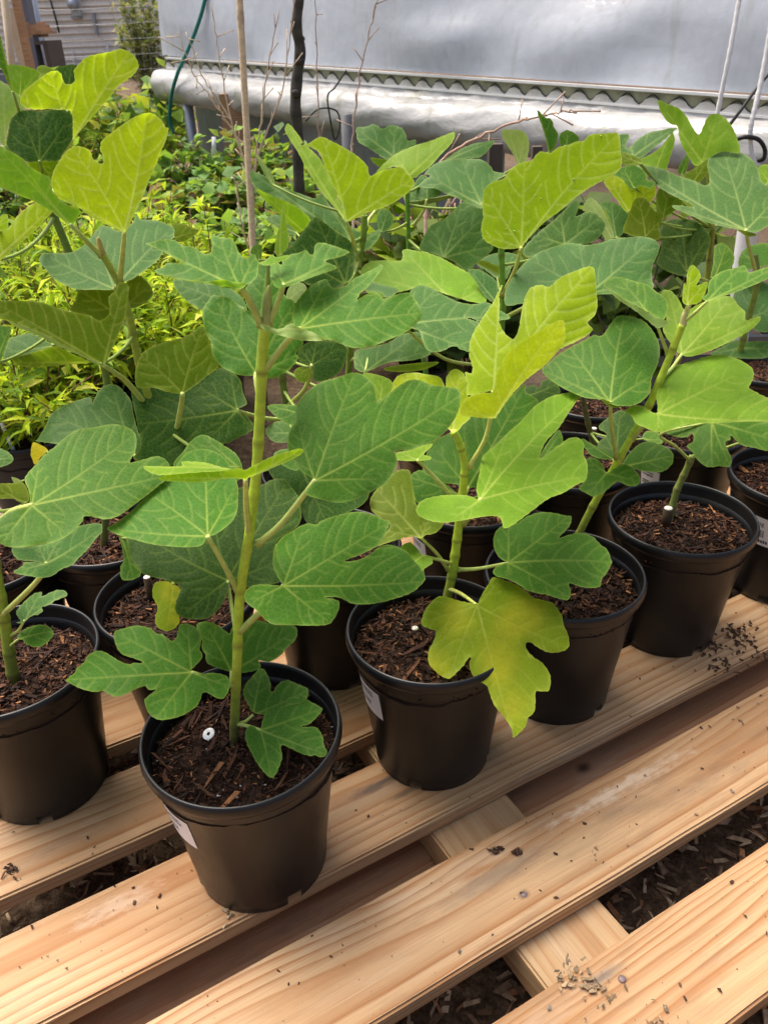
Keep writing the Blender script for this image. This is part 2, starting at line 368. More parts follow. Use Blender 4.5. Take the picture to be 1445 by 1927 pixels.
# ================================================================== pot, soil, bark
PR, PHT = .0825, .1623
prof = [(.0570,.0),(.0588,.0012),(.0596,.012),(.0605,.022),(.0650,.060),(.0708,.105),(.0752,.136),(.0760,.139),(.0762,.1465),(.0790,.1480),(.0814,.1500),(.0825,.1540),(.0823,.1580),(.0812,.1610),(.0798,.1623),(.0785,.1612),(.0778,.1570),(.0766,.140),(.0752,.136),(.0695,.095),(.0600,.022),(.0560,.020),(.0005,.020)]
SEG = 84
pv, pf = lathe(prof, SEG)
keep = []
for i, f in enumerate(pf):
    ring, j = divmod(i, SEG)
    if ring in (0, 1) and (j % 21) in (0, 1, 2): continue
    keep.append(f)
pot0 = mesh_obj('pot', pv, keep, M_POT); POT = pot0.data; bpy.data.objects.remove(pot0)
BK = [(.042,.018,.010),(.062,.026,.013),(.026,.012,.008),(.10,.042,.020),(.016,.009,.006),(.075,.030,.017)]
def soil_mesh(seed, fine):
    global rng
    rng = np.random.default_rng(seed)
    nr, ns = 16, 56; v = [(0,0,.1385)]; f = []
    for i in range(1, nr+1):
        r = .0758*i/nr
        for j in range(ns):
            a = j/ns*6.2832; h = .0022*math.sin(r*150+math.cos(a)*3+seed)+.0018*math.sin(a*3+seed*2)*r/.07+rng.normal()*.0009-.006*(r/.0758)**4
            v.append((r*math.cos(a), r*math.sin(a), .138+h))
    f = [(0, 1+j, 1+(j+1) % ns) for j in range(ns)]+[(1+i*ns+j, 1+(i+1)*ns+j, 1+(i+1)*ns+(j+1) % ns, 1+i*ns+(j+1) % ns) for i in range(nr-1) for j in range(ns)]
    s_ = mesh_obj('soil', v, f, M_SOIL); sm = s_.data; bpy.data.objects.remove(s_)
    mb = MB()
    for k in range(2300 if fine else 1500):
        r = .0745*math.sqrt(rng.random()); a = rng.uniform(0, 6.283)
        big = rng.random()
        L = rng.uniform(.0015, .0045) if (fine and big < .955) else (rng.uniform(.003, .0085) if big < .96 else rng.uniform(.011, .026))
        if r+L*.45 > .0765: r = .0765-L*.45
        c = np.array(BK[rng.integers(0, 6)])*rng.uniform(.7, 1.4)
        if rng.random() < (.04 if fine else .07): c = np.array((.30,.135,.055))*rng.uniform(.7, 1.3)
        if fine and rng.random() < .012: c = np.array((.7,.7,.68)); L = .0016
        M = flat_rot(.32)
        chip_geo(mb, np.array([r*math.cos(a), r*math.sin(a), .1395+rng.uniform(0, .0045)-.005*(r/.0758)**4+abs(M[2,0])*L*.3]), L, L*(rng.uniform(.10, .22) if L > .010 else rng.uniform(.15, .5)), rng.uniform(.0005, .0013), M, c)
    o = mb.build('bark_mulch', M_CHIP, smooth=False); bmsh = o.data; bpy.data.objects.remove(o)
    return sm, bmsh
SOILS = [soil_mesh(11, True), soil_mesh(12, False), soil_mesh(13, False), soil_mesh(14, False)]
rng = np.random.default_rng(99)
def sticker(parent, ang, z0=.100, hh=.036, ww=.030, text=False):
    """paper label wrapped on the pot wall; ang = direction it faces"""
    nu, nv = 10, 6; v = []; f = []
    def rad(z): return np.interp(z, [.022,.060,.105,.136], [.0605,.0650,.0708,.0752])+.0004
    for j in range(nv+1):
        z = z0+(j/nv-.5)*hh
        for i in range(nu+1):
            a = ang+(i/nu-.5)*ww/.07; r = rad(z); v.append((r*math.cos(a), r*math.sin(a), z))
    f = [(j*(nu+1)+i, j*(nu+1)+i+1, (j+1)*(nu+1)+i+1, (j+1)*(nu+1)+i) for j in range(nv) for i in range(nu)]
    o = mesh_obj('price_label', v, f, M_WHITE, parent); o['label'] = 'white paper label with small black print'
    mb = MB()
    def bar(u0, u1, w0, w1):
        q = []
        for u, w_ in ((u0,w0),(u1,w0),(u1,w1),(u0,w1)):
            z = z0+(w_-.5)*hh; a = ang+(u-.5)*ww/.07; r = rad(z)+.0003; q.append((r*math.cos(a), r*math.sin(a), z))
        mb.add(q, [(0,1,2,3)])
    if text:       # barcode block under the heading
        u = .14
        while u < .5: d = rnd.uniform(.006, .02); bar(u, u+d, .30, .56); u += d+rnd.uniform(.012, .022)
        u = .14
        for k in range(7):
            bar(u, u+.05, .10, .20); u += .075
    else:
        for w_ in (.82, .70, .40, .30): 
            u = .1
            while u < (.7 if w_ > .5 else .5): d = rnd.uniform(.02, .07); bar(u, u+d, w_, w_+.06); u += d+.02
    mb.build('printed_text', M_INK, o, False)
    if text:
        cu = bpy.data.curves.new('printed_heading', 'FONT'); cu.body = 'King'; cu.size = .0085; cu.extrude = 0
        to = bpy.data.objects.new('printed_heading', cu); C.objects.link(to)
        bpy.context.view_layer.update()
        me = bpy.data.meshes.new_from_object(to); bpy.data.objects.remove(to)
        vs = np.array([x.co[:] for x in me.vertices]); out = []
        for x, y, _ in vs:
            z = z0+hh*.22+y; a = ang-ww/.07*.40+x/.072; r = rad(z)+.0003; out.append((r*math.cos(a), r*math.sin(a), z))
        for i, x in enumerate(me.vertices): x.co = out[i]
        me.materials.append(M_INK); ho = bpy.data.objects.new('printed_heading', me); C.objects.link(ho); ho.parent = o
    return o
def potted(name, x, y, label, group, soil, rot=0, cat='potted plant', base=0.0):
    e = empty(name, (x, y, base), label, cat, group)
    p = bpy.data.objects.new('pot', POT); C.objects.link(p); p.parent = e; p.rotation_euler = (0,0,rot)
    a = bpy.data.objects.new('soil', SOILS[soil][0]); C.objects.link(a); a.parent = e; a.rotation_euler = (0,0,rot*2.3)
    b = bpy.data.objects.new('bark_mulch', SOILS[soil][1]); C.objects.link(b); b.parent = e; b.rotation_euler = (0,0,rot*2.3); b['kind'] = 'stuff'
    return e
# ================================================================== fig plants: engine
LEAFCOL = {          # blade colour, vein colour, translucency
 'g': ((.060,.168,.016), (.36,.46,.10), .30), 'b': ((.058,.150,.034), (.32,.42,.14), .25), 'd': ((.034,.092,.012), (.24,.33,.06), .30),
 'y': ((.40,.540,.018), (.80,.84,.34), .55), 'l': ((.18,.335,.024), (.46,.55,.13), .40), 'o': ((.135,.215,.012), (.46,.50,.12), .45),
 'p': ((.25,.37,.11), (.50,.56,.25), .35), 'x': ((.26,.36,.014), (.48,.54,.09), .38), 'Y': ((.58,.62,.02), (.72,.74,.20), .58), 'w': ((.66,.58,.03), (.66,.60,.08), .40)}
TILE = dict(T1=(0,80),T2=(0,400),T3=(0,700),T4=(240,420),T5=(240,680),T6=(120,960),T7=(440,640),T8=(440,900),U1=(460,200),U2=(480,440),U3=(660,220),U4=(780,460),U5=(680,680),U6=(780,700),U7=(890,200),U8=(1084,180),V1=(1000,460),V2=(1084,480),V3=(1084,640),V4=(780,950),V5=(420,1230),V6=(0,1000),PX=(0,0))
def topx(tile, s):
    q = np.array([[float(c) for c in p.split(',')] for p in s.split()]) if isinstance(s, str) else np.asarray(s, float).reshape(-1, 2)
    k = {'V5': 6.02, 'V6': 6.02, 'PX': 1.0}.get(tile, 4.003)
    return q/k+np.array(TILE[tile])
def seg_dist(P, A, B, chunk=4000):
    """distance of points P to segments A-B -> (dist, index, nearest point)"""
    D = B-A; L2 = (D**2).sum(1)+1e-9
    dist = np.empty(len(P)); idx = np.empty(len(P), int); near = np.empty_like(P)
    for i in range(0, len(P), chunk):
        p = P[i:i+chunk][:, None]; t = np.clip(((p-A)*D).sum(2)/L2, 0, 1); q = A+t[..., None]*D
        d = ((p-q)**2).sum(2); k = d.argmin(1); r = np.arange(len(k))
        dist[i:i+chunk] = np.sqrt(d[r, k]); idx[i:i+chunk] = k; near[i:i+chunk] = q[r, k]
    return dist, idx, near
def inside(P, poly):
    x, y = P[:,0][:,None], P[:,1][:,None]; a = poly; b = np.roll(poly, -1, 0)
    c = ((a[:,1] > y) != (b[:,1] > y)) & (x < (b[:,0]-a[:,0])*(y-a[:,1])/(b[:,1]-a[:,1]+1e-12)+a[:,0])
    return c.sum(1) % 2 == 1
def frame(basepx, a, b):
    d = rays(basepx)[0]; d = d/np.linalg.norm(d)
    right = rays(basepx+np.array([1., 0]))[0]-rays(basepx-np.array([1., 0]))[0]; right -= d*(right@d); right /= np.linalg.norm(right)
    up = np.cross(right, d)
    e1 = right*math.cos(R(b))+d*math.sin(R(b)); e2 = up*math.cos(R(a))+d*math.sin(R(a))
    n = np.cross(e1, e2); n /= np.linalg.norm(n)
    return d, n
def bez(p, q, r, n=7):
    t = np.linspace(0, 1, n)[:, None]; return (1-t)**2*p+2*t*(1-t)*q+t*t*r
def blade(poly, base, veins, Y, a, b, kind, step, cup=.0, teeth=1.0, wave=1.0):
    """one blade patch: outline traced in photo pixels, laid on its own tilted, cupped surface -> verts, tris, colours"""
    size = np.ptp(poly, axis=0).max()
    P = catmull(poly, 6, True)
    # crenate margin
    nx_ = np.roll(P, -1, 0)-np.roll(P, 1, 0); nrm = np.stack([nx_[:,1], -nx_[:,0]], 1); nrm /= np.linalg.norm(nrm, axis=1)[:,None]+1e-9
    s = np.concatenate([[0], np.cumsum(np.linalg.norm(np.diff(P, axis=0), axis=1))])
    wl = 13.0; P = P+nrm*(teeth*(1.1*np.abs(np.sin(s/wl*math.pi+1.3*np.sin(s/41)))-.6)+rng.normal(size=len(P))*.15)[:,None]
    # resample
    Q = np.concatenate([P, P[:1]]); s = np.concatenate([[0], np.cumsum(np.linalg.norm(np.diff(Q, axis=0), axis=1))])
    m = int(s[-1]/(step*.9)); u = np.linspace(0, s[-1], m, endpoint=False)
    P = np.stack([np.interp(u, s, Q[:,0]), np.interp(u, s, Q[:,1])], 1)
    lo, hi = P.min(0)-step*2, P.max(0)+step*2
    nxg = int((hi[0]-lo[0])/step)+2; nyg = int((hi[1]-lo[1])/(step*.866))+2
    jj, ii = np.meshgrid(np.arange(nyg), np.arange(nxg), indexing='ij')
    G = np.stack([lo[0]+(ii+.5*(jj % 2))*step, lo[1]+jj*step*.866], -1).reshape(-1, 2)
    ins = inside(G, P); dist, _, near = seg_dist(G, P, np.roll(P, -1, 0))
    sd_ = np.where(ins, dist, -dist)
    keep = sd_ > -.58*step; snap = keep & (sd_ < .36*step); G[snap] = near[snap]
    idx = -np.ones(len(G), int); idx[keep] = np.arange(keep.sum())
    g = (jj*nxg+ii)
    a0, b0, c0, d0 = g[:-1,:-1].ravel(), g[:-1,1:].ravel(), g[1:,:-1].ravel(), g[1:,1:].ravel()
    ev = (jj[:-1,:-1].ravel() % 2) == 0
    tri = np.concatenate([np.where(ev[:,None], np.stack([a0,c0,b0],1), np.stack([a0,c0,d0],1)), np.where(ev[:,None], np.stack([b0,c0,d0],1), np.stack([a0,d0,b0],1))])
    tri = tri[(idx[tri] >= 0).all(1)]
    cen = G[tri].mean(1); e = np.abs(np.cross(G[tri[:,1]]-G[tri[:,0]], G[tri[:,2]]-G[tri[:,0]]))
    tri = tri[inside(cen, P) & (e > .02*step*step)]
    used = np.unique(tri); rem = -np.ones(len(G), int); rem[used] = np.arange(len(used)); tri = rem[tri]; G = G[used]
    edge = np.where(ins[used], dist[used], 0); edge[snap[used]] = 0
    # veins: primaries from the petiole, curved secondaries within each primary's own field
    V = np.zeros(len(G)); quilt = np.full(len(G), 9.0)
    if len(veins):
        prim = []
        for k, tp in enumerate(veins):
            ax = tp-base; L = np.linalg.norm(ax); pr = np.array([-ax[1], ax[0]])/max(L, 1)
            bend = rng.uniform(-.05, .05)*L
            prim.append((bez(base, base+ax*.5+pr*bend, tp, 9), L, pr))
        dp = np.stack([seg_dist(G, p[:-1], p[1:])[0] for p, _, _ in prim], 1); own = dp.argmin(1)
        for k, (p, L, pr) in enumerate(prim):
            along = np.clip(np.linalg.norm(G-base, axis=1)/max(L, 1), 0, 1)
            wdt = (2.0 if k == 0 else 1.6)*(1.05-.75*along)*min(1, .55+size/500)
            we = np.maximum(wdt*.62, .62*step); V = np.maximum(V, np.exp(-(dp[:,k]/we)**2)*np.clip(wdt*.62/we*1.15, 0, 1)*(1-.30*along)); quilt = np.minimum(quilt, dp[:,k])
            A = []; B = []
            nsec = max(2, int(L/32)); ax = (p[-1]-p[0])/max(L, 1)
            for q in range(1, nsec+1):
                for sgn in (-1, 1):
                    t = (q+(.25 if sgn > 0 else -.2)+rng.uniform(-.15,.15))/(nsec+.6)
                    if not .06 < t < .96: continue
                    p0 = p[0]+(p[-1]-p[0])*t; o_ = np.interp(t, np.linspace(0,1,9), np.arange(9)); i0 = int(min(7, o_)); p0 = p[i0]+(p[i0+1]-p[i0])*(o_-i0)
                    ln = L*(.50*(1-t)+.14)*rng.uniform(.85, 1.1)
                    p2 = p0+ln*(ax*.80+pr*sgn*.62); p1 = p0+ln*.5*(ax*.42+pr*sgn*.80)
                    c = bez(p0, p1, p2, 6); A.append(c[:-1]); B.append(c[1:])
            if A:
                ds, _, _ = seg_dist(G, np.concatenate(A), np.concatenate(B)); mk = own == k
                V = np.where(mk, np.maximum(V, np.exp(-(ds/(.62*step))**2)*(.34 if kind in 'yo' else .24)), V); quilt = np.where(mk, np.minimum(quilt, ds*1.15), quilt)
    # surface
    d0_, n = frame(base, a, b)
    d = rays(G); P0 = at_y(base[0], base[1], Y)
    den = d@n; lim = .10*np.linalg.norm(d, axis=1); den = np.where(np.abs(den) < lim, -lim, den)
    t = ((P0-CAM)@n)/den
    mpp = np.linalg.norm(P0-CAM)/FPX                       # metres per pixel here
    off = -np.clip(quilt/7., 0, 1)*(.00045 if kind in 'yo' else .00028)*min(1, size/140)  # blade puffed between the sunken veins
    ax = (veins[0]-base if len(veins) else np.array([0., -1])); L = np.linalg.norm(ax)+1e-6; ax = ax/L; rel = G-base
    lat = rel@np.array([-ax[1], ax[0]]); lon = rel@ax
    off = off+cup*np.abs(lat)*mpp*(1-np.exp(-np.abs(lat)/14))
    ph = rng.uniform(0, 6.28, 5); am = wave*size*mpp*(.024 if kind in 'yolp' else .017)
    off = off+am*(np.sin(lon/size*5.2+ph[0]+lat/size*2.2)+.7*np.sin(lat/size*7.5+ph[1]))*np.clip(np.linalg.norm(rel, axis=1)/size*2, 0, 1)
    off = off+wave*.0011*np.exp(-edge/7.)*np.sin((G[:,0]*.9+G[:,1]*.7)/9.+ph[2])*min(1, size/150)
    Wp = CAM+d*(t+off/np.linalg.norm(d, axis=1))[:,None]
    bc, vc, tr = LEAFCOL[kind]
    bc = np.array(bc)*rng.uniform(.92, 1.08)*np.array([rng.uniform(.93,1.09), 1, rng.uniform(.9,1.1)])
    col = bc+(np.array(vc)-bc)*np.clip(V, 0, 1)[:,None]
    ed = np.exp(-edge/1.7)*.38; col = col+(np.array(vc)*1.05-col)*ed[:,None]
    if kind == 'x':      # yellowing blotches
        bl = np.zeros(len(G))
        for q in range(9):
            i = rng.integers(0, len(G)); bl += np.exp(-(((G-G[i])/(size*rng.uniform(.05,.12)))**2).sum(1))
        col = col+(np.array((.55,.52,.03))-col)*(np.clip(bl, 0, 1)*.55)[:,None]
    if kind in 'gbl' and size > 110:
        bl = np.exp(-((rel/(size*.35))**2).sum(1)); col = col*(1+.10*bl[:,None]*np.array([1.1,1,.6]))
    return Wp, tri, np.concatenate([col, np.full((len(col), 1), tr)], 1)
class Plant:
    def __init__(s, e, loc): s.e = e; s.loc = np.array(loc, float)
    def stem(s, pts, r0=.0062, r1=.0043, name='stem', green=(.46,.62,.05), brown=(.13,.11,.035), top=None, nodes=None):
        """pts: (px, py, Y) from the soil up"""
        W_ = np.array([at_y(*p) for p in pts]); Q = catmull(W_, 14); n = len(Q)
        u = np.concatenate([[0], np.cumsum(np.linalg.norm(np.diff(Q, axis=0), axis=1))]); L = u[-1]; u /= L
        r0, r1 = r0*.70, r1*.72; rad = r0+(r1-r0)*u; m = np.clip((u-.03)/.30, 0, 1)**.8
        col = np.array(brown)[None]*(1-m[:,None])+np.array(green)[None]*m[:,None]
        k = nodes or max(2, int(L/.034)); pos = (np.arange(k)+.55+rng.uniform(-.2,.2,k))/(k)*.97
        dn = np.abs(u[:,None]-pos[None]).min(1)*L
        rad = rad*(1+.17*np.exp(-(dn/.0032)**2)); ring = np.exp(-(dn/.0016)**2)[:,None]
        col = col*(1-.65*ring)+np.array((.13,.09,.03))*.65*ring
        col *= rng.uniform(.93, 1.07, (n, 1))
        s.curve = Q; s.rad = rad
        v, f, c = tube_geo(Q-s.loc, rad, 12, True, col)
        return mesh_obj(name, v, f, M_STEM, s.e, True, c)
    def leaf(s, tile, pts, base, veins, Y, a=40, b=0, kind='g', pet=None, cup=.12, step=2.5, teeth=1.0, wave=1.0, more=(), r=.0023):
        patches = [(pts, base, veins, Y, a, b, kind, cup)]+list(more)
        Vs, Fs, Cs, n = [], [], [], 0
        for (p_, b_, v_, Y_, a_, bb_, k_, c_) in patches:
            poly = topx(tile, p_); bp = topx(tile, b_)[0]; vn = topx(tile, v_) if v_ else []
            size = np.ptp(poly, axis=0).max(); st = min(step, max(1.6, size/45))
            v, t, c = blade(poly, bp, vn, Y_, a_, bb_, k_, st, c_, teeth*min(1, size/120+.3), wave)
            Vs.append(v-s.loc); Fs.append(t+n); Cs.append(c); n += len(v)
        o = mesh_obj('leaf', np.concatenate(Vs), np.concatenate(Fs).astype(np.int32), M_LEAF, s.e, True, np.concatenate(Cs))
        if not pet and hasattr(s, 'curve'):          # stalk back to the nearest node of the stem
            bw = at_y(*topx(tile, base)[0], Y); dd = np.linalg.norm(s.curve-bw, axis=1)+.6*np.clip(s.curve[:,2]-bw[2], 0, None); i = dd.argmin()
            if .002 < dd[i] < .24:
                q0 = s.curve[i]; md = (q0+bw)/2+np.array([0,0,-.10*dd[i]]); Q = bez(q0, md, bw, 12)
                v, f, c = tube_geo(Q-s.loc, np.linspace(.0017, .0011, 12), 8, True, np.tile((.26,.36,.06), (12,1)))
                mesh_obj('petiole', v, f, M_STEM, o, True, c)
        if pet:
            bp = topx(tile, base)[0]; Y0 = pet[0]; pp = [np.array(q, float) for q in pet[1:]]+[bp]
            k = len(pp); W_ = np.array([at_y(q[0], q[1], Y0+(Y-Y0)*i/(k-1)) for i, q in enumerate(pp)])
            if k == 2: W_ = np.array([W_[0], (W_[0]+W_[1])/2+np.array([0,0,-.004]), W_[1]])
            Q = catmull(W_, 7); m = len(Q); rr = np.linspace(r*1.0, r*.66, m); rr[0] *= 1.4
            gc = np.array((.50,.60,.15)) if kind not in 'yxw' else np.array((.60,.64,.15))
            v, f, c = tube_geo(Q-s.loc, rr, 8, True, np.tile(gc, (m,1))*np.linspace(.85, 1.1, m)[:,None])
            mesh_obj('petiole', v, f, M_STEM, o, True, c)
        return o
    def stub(s, px, Y, h=.012, r=.0042, tilt=(0,0)):
        p = at_y(px[0], px[1], Y)-s.loc; mb = MB()
        q = np.array([p[0]-tilt[0]*h, p[1]-tilt[1]*h, p[2]-h-.01])
        mb.tube([q, (q+p)/2, p], [r*1.15, r*1.05, r], 10, (.07,.045,.025)); o = mb.build('cut_stub', M_TWIG, s.e)
        mc = MB(); ax = (p-q)/np.linalg.norm(p-q); mc.tube([p+ax*.0001, p+ax*.0012], [r*.97, r*.85], 12); mc.build('cut_face', M_CUT, o)
    def bud(s, pts, r=.0024, col=(.42,.34,.08)):
        W_ = np.array([at_y(*p) for p in pts])-s.loc; Q = catmull(W_, 6); u = np.linspace(0, 1, len(Q))
        v, f, c = tube_geo(Q, r*np.sqrt(np.clip(1-u**2, .01, 1)), 10, True, np.tile(col, (len(Q),1)))
        mesh_obj('bud', v, f, M_STEM, s.e, True, c)
GF = 'fig plants in black pots on the pallet'
def fig(x, y, label, soil=1, rot=0.0): return Plant(potted('potted_fig', x, y, label, GF, soil, rot), (x, y, 0))
# ================================================================== fig plants: the plants in the photograph
# ---- A: tall front plant
A = fig(-.1234, .4827, 'tall fig with straight green stem, white ring tag on its fine soil', 0, .5)
A.stem([(440,1405,.487),(441,1385,.489),(446,1250,.486),(452,1120,.483),(470,1000,.480),(484,870,.478),(491,740,.476),(497,640,.474),(501,612,.474)], .0056, .0046, nodes=8)
A.bud([(503,618,.474),(503,590,.474),(504,560,.474),(507,536,.474)], .0034, (.36,.42,.12))
A.leaf('T7', '600,1050 500,980 440,900 405,790 420,680 460,610 470,500 540,400 650,320 780,280 900,245 980,265 1050,340 1075,440 1090,468 1180,390 1300,310 1400,300 1480,335 1600,352 1690,370 1708,450 1680,560 1600,680 1500,765 1420,795 1330,828 1220,838 1228,900 1215,980 1140,1080 1020,1150 900,1205 780,1225 660,1200 560,1170 540,1145 580,1090', '612,1058', '1700,420 905,260 495,660 1075,1045', .455, 38, 12, 'g', (.480,(487,1023),(530,985)), r=.0026)
A.leaf('T8', '365,800 320,720 295,640 310,520 360,450 430,400 500,360 570,340 620,352 660,320 780,280 930,252 1050,275 1130,310 1172,330 1140,420 1090,500 1050,530 950,575 845,618 848,628 950,612 1040,560 1110,510 1200,505 1300,550 1350,610 1420,690 1440,750 1400,810 1320,870 1200,910 1080,940 960,950 880,940 800,900 730,895 690,900 760,912 795,935 785,1000 740,1080 690,1105 560,1110 400,1105 300,1100 230,1060 180,1000 100,940 80,880 120,820 200,800 300,805', '375,810', '1420,780 1160,335 700,1070 510,400 150,930', .452, 42, 4, 'g', (.484,(452,1187),(490,1152),(515,1125)), r=.0026)
A.leaf('T5', '600,1325 560,1385 450,1400 350,1395 200,1380 60,1345 -60,1310 -130,1280 -150,1255 -60,1200 60,1100 200,960 330,840 400,740 440,695 500,668 580,660 680,690 750,750 785,815 828,920 835,1030 825,1130 800,1190 740,1250 660,1305', '605,1318', '585,680 100,960 800,960 -110,1262', .462, 50, -4, 'g', (.483,(447,1110),(420,1060)))
A.leaf('T6', '960,1215 985,1180 1040,1120 1045,1080 1025,1050 1040,980 1030,930 990,880 930,855 880,860 860,910 850,960 820,985 780,960 740,930 700,930 660,890 600,875 550,868 470,885 390,910 380,970 410,1050 460,1095 540,1120 600,1150 520,1150 500,1162 430,1140 360,1095 300,1065 240,1060 180,1100 160,1140 100,1190 85,1225 20,1275 40,1300 130,1345 230,1370 300,1365 380,1405 460,1390 540,1350 615,1325 640,1355 695,1352 650,1390 610,1430 620,1480 650,1540 720,1580 820,1570 900,1545 960,1510 1000,1480 1030,1430 1050,1375 1090,1380 1140,1410 1200,1420 1240,1370 1255,1310 1240,1260 1190,1235 1120,1225 1040,1230', '965,1222', '30,1278 400,925 935,875 700,1570 1235,1320', .470, 40, -6, 'g', (.487,(441,1290),(420,1285)))
A.leaf('PX', '430,1263 410,1257 390,1247 387,1232 380,1220 381,1205 375,1190 370,1178 380,1170 400,1172 415,1180 432,1192 436,1182 445,1176 462,1186 480,1168 505,1172 525,1177 550,1176 560,1187 555,1205 537,1222 530,1232 508,1245 488,1243 491,1255 480,1262 458,1266 440,1266', '436,1264', '394,1186 545,1194', .505, 35, 0, 'g', (.488,(441,1300),(437,1280)))
A.leaf('V5', '330,660 290,580 240,490 225,440 260,340 330,260 400,180 440,165 480,200 520,280 540,350 535,420 570,430 610,360 680,310 740,300 830,340 900,370 960,400 950,510 880,560 700,600 560,650 460,690 400,680', '338,695', '440,185 950,420', .490, 42, 0, 'g', (.488,(446,1363),(462,1358)), r=.0017)
A.leaf('V5', '280,830 340,820 420,860 440,780 470,700 500,630 560,570 640,530 740,495 810,490 920,505 1000,550 1120,620 1110,660 1040,740 970,800 910,815 900,830 980,830 1040,830 1090,870 1130,950 1140,1030 1180,1130 1110,1175 1040,1150 990,1160 880,1130 800,1090 740,1060 680,1035 655,1040 660,1110 670,1170 640,1270 600,1360 545,1410 470,1350 420,1290 370,1220 320,1120 270,1020 250,920', '425,866', '1165,1140 1100,630 545,1385', .474, 38, 4, 'g', (.488,(444,1362),(465,1366)), r=.0018, cup=.18)
A.leaf('T5', '230,882 320,845 430,825 560,820 700,820 850,805 880,820 960,780 1080,720 1200,680 1310,657 1318,690 1240,740 1100,800 1000,845 920,872 890,900 860,887 760,882 600,905 500,912 380,905 280,900', '890,893', '1300,672 240,884', .452, -6, 0, 'y', (.480,(469,1002),(464,950)), more=[('120,790 200,790 400,790 410,755 500,755 600,765 700,795 800,812 860,812 700,828 500,838 330,852 240,857 160,832', '860,815', '140,800 430,762', .456, 66, 0, 'l', .0)], wave=.3, cup=.0)
A.leaf('U2', '285,660 290,590 310,520 370,440 440,380 530,340 560,380 600,410 680,390 740,340 820,300 900,260 955,230 955,265 900,340 840,410 790,450 770,500 800,480 850,450 920,450 970,490 1050,460 1160,445 1200,490 1235,540 1258,620 1200,690 1120,750 1000,800 900,840 800,862 700,850 620,815 560,800 460,785 360,745 300,715', '335,715', '1235,600 940,250 545,350', .452, 52, 0, 'g', (.476,(496,700),(530,655),(552,630)), more=[('38,682 90,690 150,715 200,715 240,690 280,675 330,705 420,735 500,775 560,800 460,806 340,802 250,782 150,752 70,722', '340,720', '60,690 540,795', .448, 20, 0, 'p', .1)], wave=1.6)
A.leaf('T4', '955,1148 850,1145 740,1100 690,1060 640,980 630,900 590,820 570,740 565,660 590,610 640,545 680,545 760,560 820,600 870,650 912,655 895,600 890,500 960,400 1000,300 1060,290 1100,350 1130,450 1200,560 1260,600 1245,760 1325,890 1275,970 1280,1030 1210,1110 1090,1170 1000,1145', '968,1130', '1050,330 680,600 1230,640 1260,1000', .490, 30, 0, 'g', (.477,(488,745),(482,715)), r=.002)
A.leaf('T4', '835,500 740,480 600,450 450,430 330,410 240,385 205,355 270,330 300,302 400,302 440,310 380,280 300,230 220,190 140,155 200,140 280,120 360,130 430,170 500,180 580,230 630,220 640,160 630,90 700,105 770,115 810,150 840,220 890,265 950,230 985,290 985,340 970,410 900,465', '848,488', '160,160 700,115 960,255', .455, 58, 0, 'g', (.474,(491,612),(475,575),(462,552)), more=[('240,388 330,412 450,432 600,440 700,425 800,440 895,455 870,485 835,502 740,484 600,456 450,436 330,416', '845,492', '', .4545, 5, 0, 'l', 0)], wave=1.4)
A.leaf('U1', '290,1365 240,1365 200,1300 180,1230 190,1190 230,1165 270,1190 290,1190 285,1150 340,1120 420,1100 460,1080 490,1110 520,1115 535,1040 600,1030 700,1060 790,1100 700,1140 610,1165 700,1215 620,1250 500,1290 380,1340', '300,1338', '780,1100 695,1215 210,1200', .470, 58, 0, 'g', (.474,(506,612),(518,580),(530,550)), r=.002, wave=1.5)
A.leaf('T4', '985,300 1040,280 1090,235 1120,255 1210,240 1210,270 1150,290 1060,320', '1060,310', '', .476, 55, 0, 'l', wave=.5)
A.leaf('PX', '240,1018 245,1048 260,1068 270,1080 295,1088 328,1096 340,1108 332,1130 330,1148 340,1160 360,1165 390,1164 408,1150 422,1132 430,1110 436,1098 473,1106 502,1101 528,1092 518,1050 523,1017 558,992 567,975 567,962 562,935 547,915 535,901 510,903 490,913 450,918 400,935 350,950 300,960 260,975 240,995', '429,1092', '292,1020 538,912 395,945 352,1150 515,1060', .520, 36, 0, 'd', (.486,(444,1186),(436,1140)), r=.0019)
for k in range(1):                       # white ring tag lying on the soil
    p = at_z(393,1381,.1455)-A.loc; v, f = lathe([(.0016,.0004),(.0050,.0005),(.0054,.0001),(.0054,-.0006),(.0016,-.0006),(.0016,.0004)], 20)
    o = mesh_obj('ring_tag', v, f, M_WHITE, A.e); o.location = p; o.rotation_euler = (.25,-.35,.3)
sticker(A.e, math.radians(225), .107, .036, .034)
# ---- B
B = fig(.0415, .605, 'fig with lemon yellow top leaf and a yellowing lobed leaf hanging over its pot rim', 1, 1.1)
B.stem([(836,1150,.640),(842,1120,.644),(850,1085,.645),(858,1030,.645),(866,960,.644),(873,900,.643),(873,868,.643),(862,828,.642),(853,812,.641)], .0068, .0045, nodes=8)
B.bud([(872,868,.643),(871,850,.643),(872,832,.643)], .0026, (.5,.33,.06))
B.leaf('U4', '590,1100 520,1115 400,1135 395,1050 380,965 430,970 430,900 410,840 415,740 450,650 500,570 560,480 600,420 630,355 640,450 635,570 660,640 700,690 745,710 780,650 800,540 820,430 860,340 910,310 970,308 1010,320 1080,260 1180,210 1330,165 1360,240 1370,370 1375,470 1350,540 1300,590 1340,640 1290,690 1200,740 1110,780 900,900 750,1000 620,1120', '592,1105', '1330,185 630,385', .638, 22, 0, 'y', (.643,(882,880),(915,820)), more=[('600,1310 500,1305 350,1280 355,1210 400,1150 500,1120 590,1105 620,980 660,880 720,800 840,710 960,640 1100,568 1130,620 1130,720 1080,800 980,910 850,1010 750,1110 680,1200 620,1290', '600,1305', '1090,590 370,1240', .612, 8, 0, 'Y', -.05)], r=.0026, wave=.6)
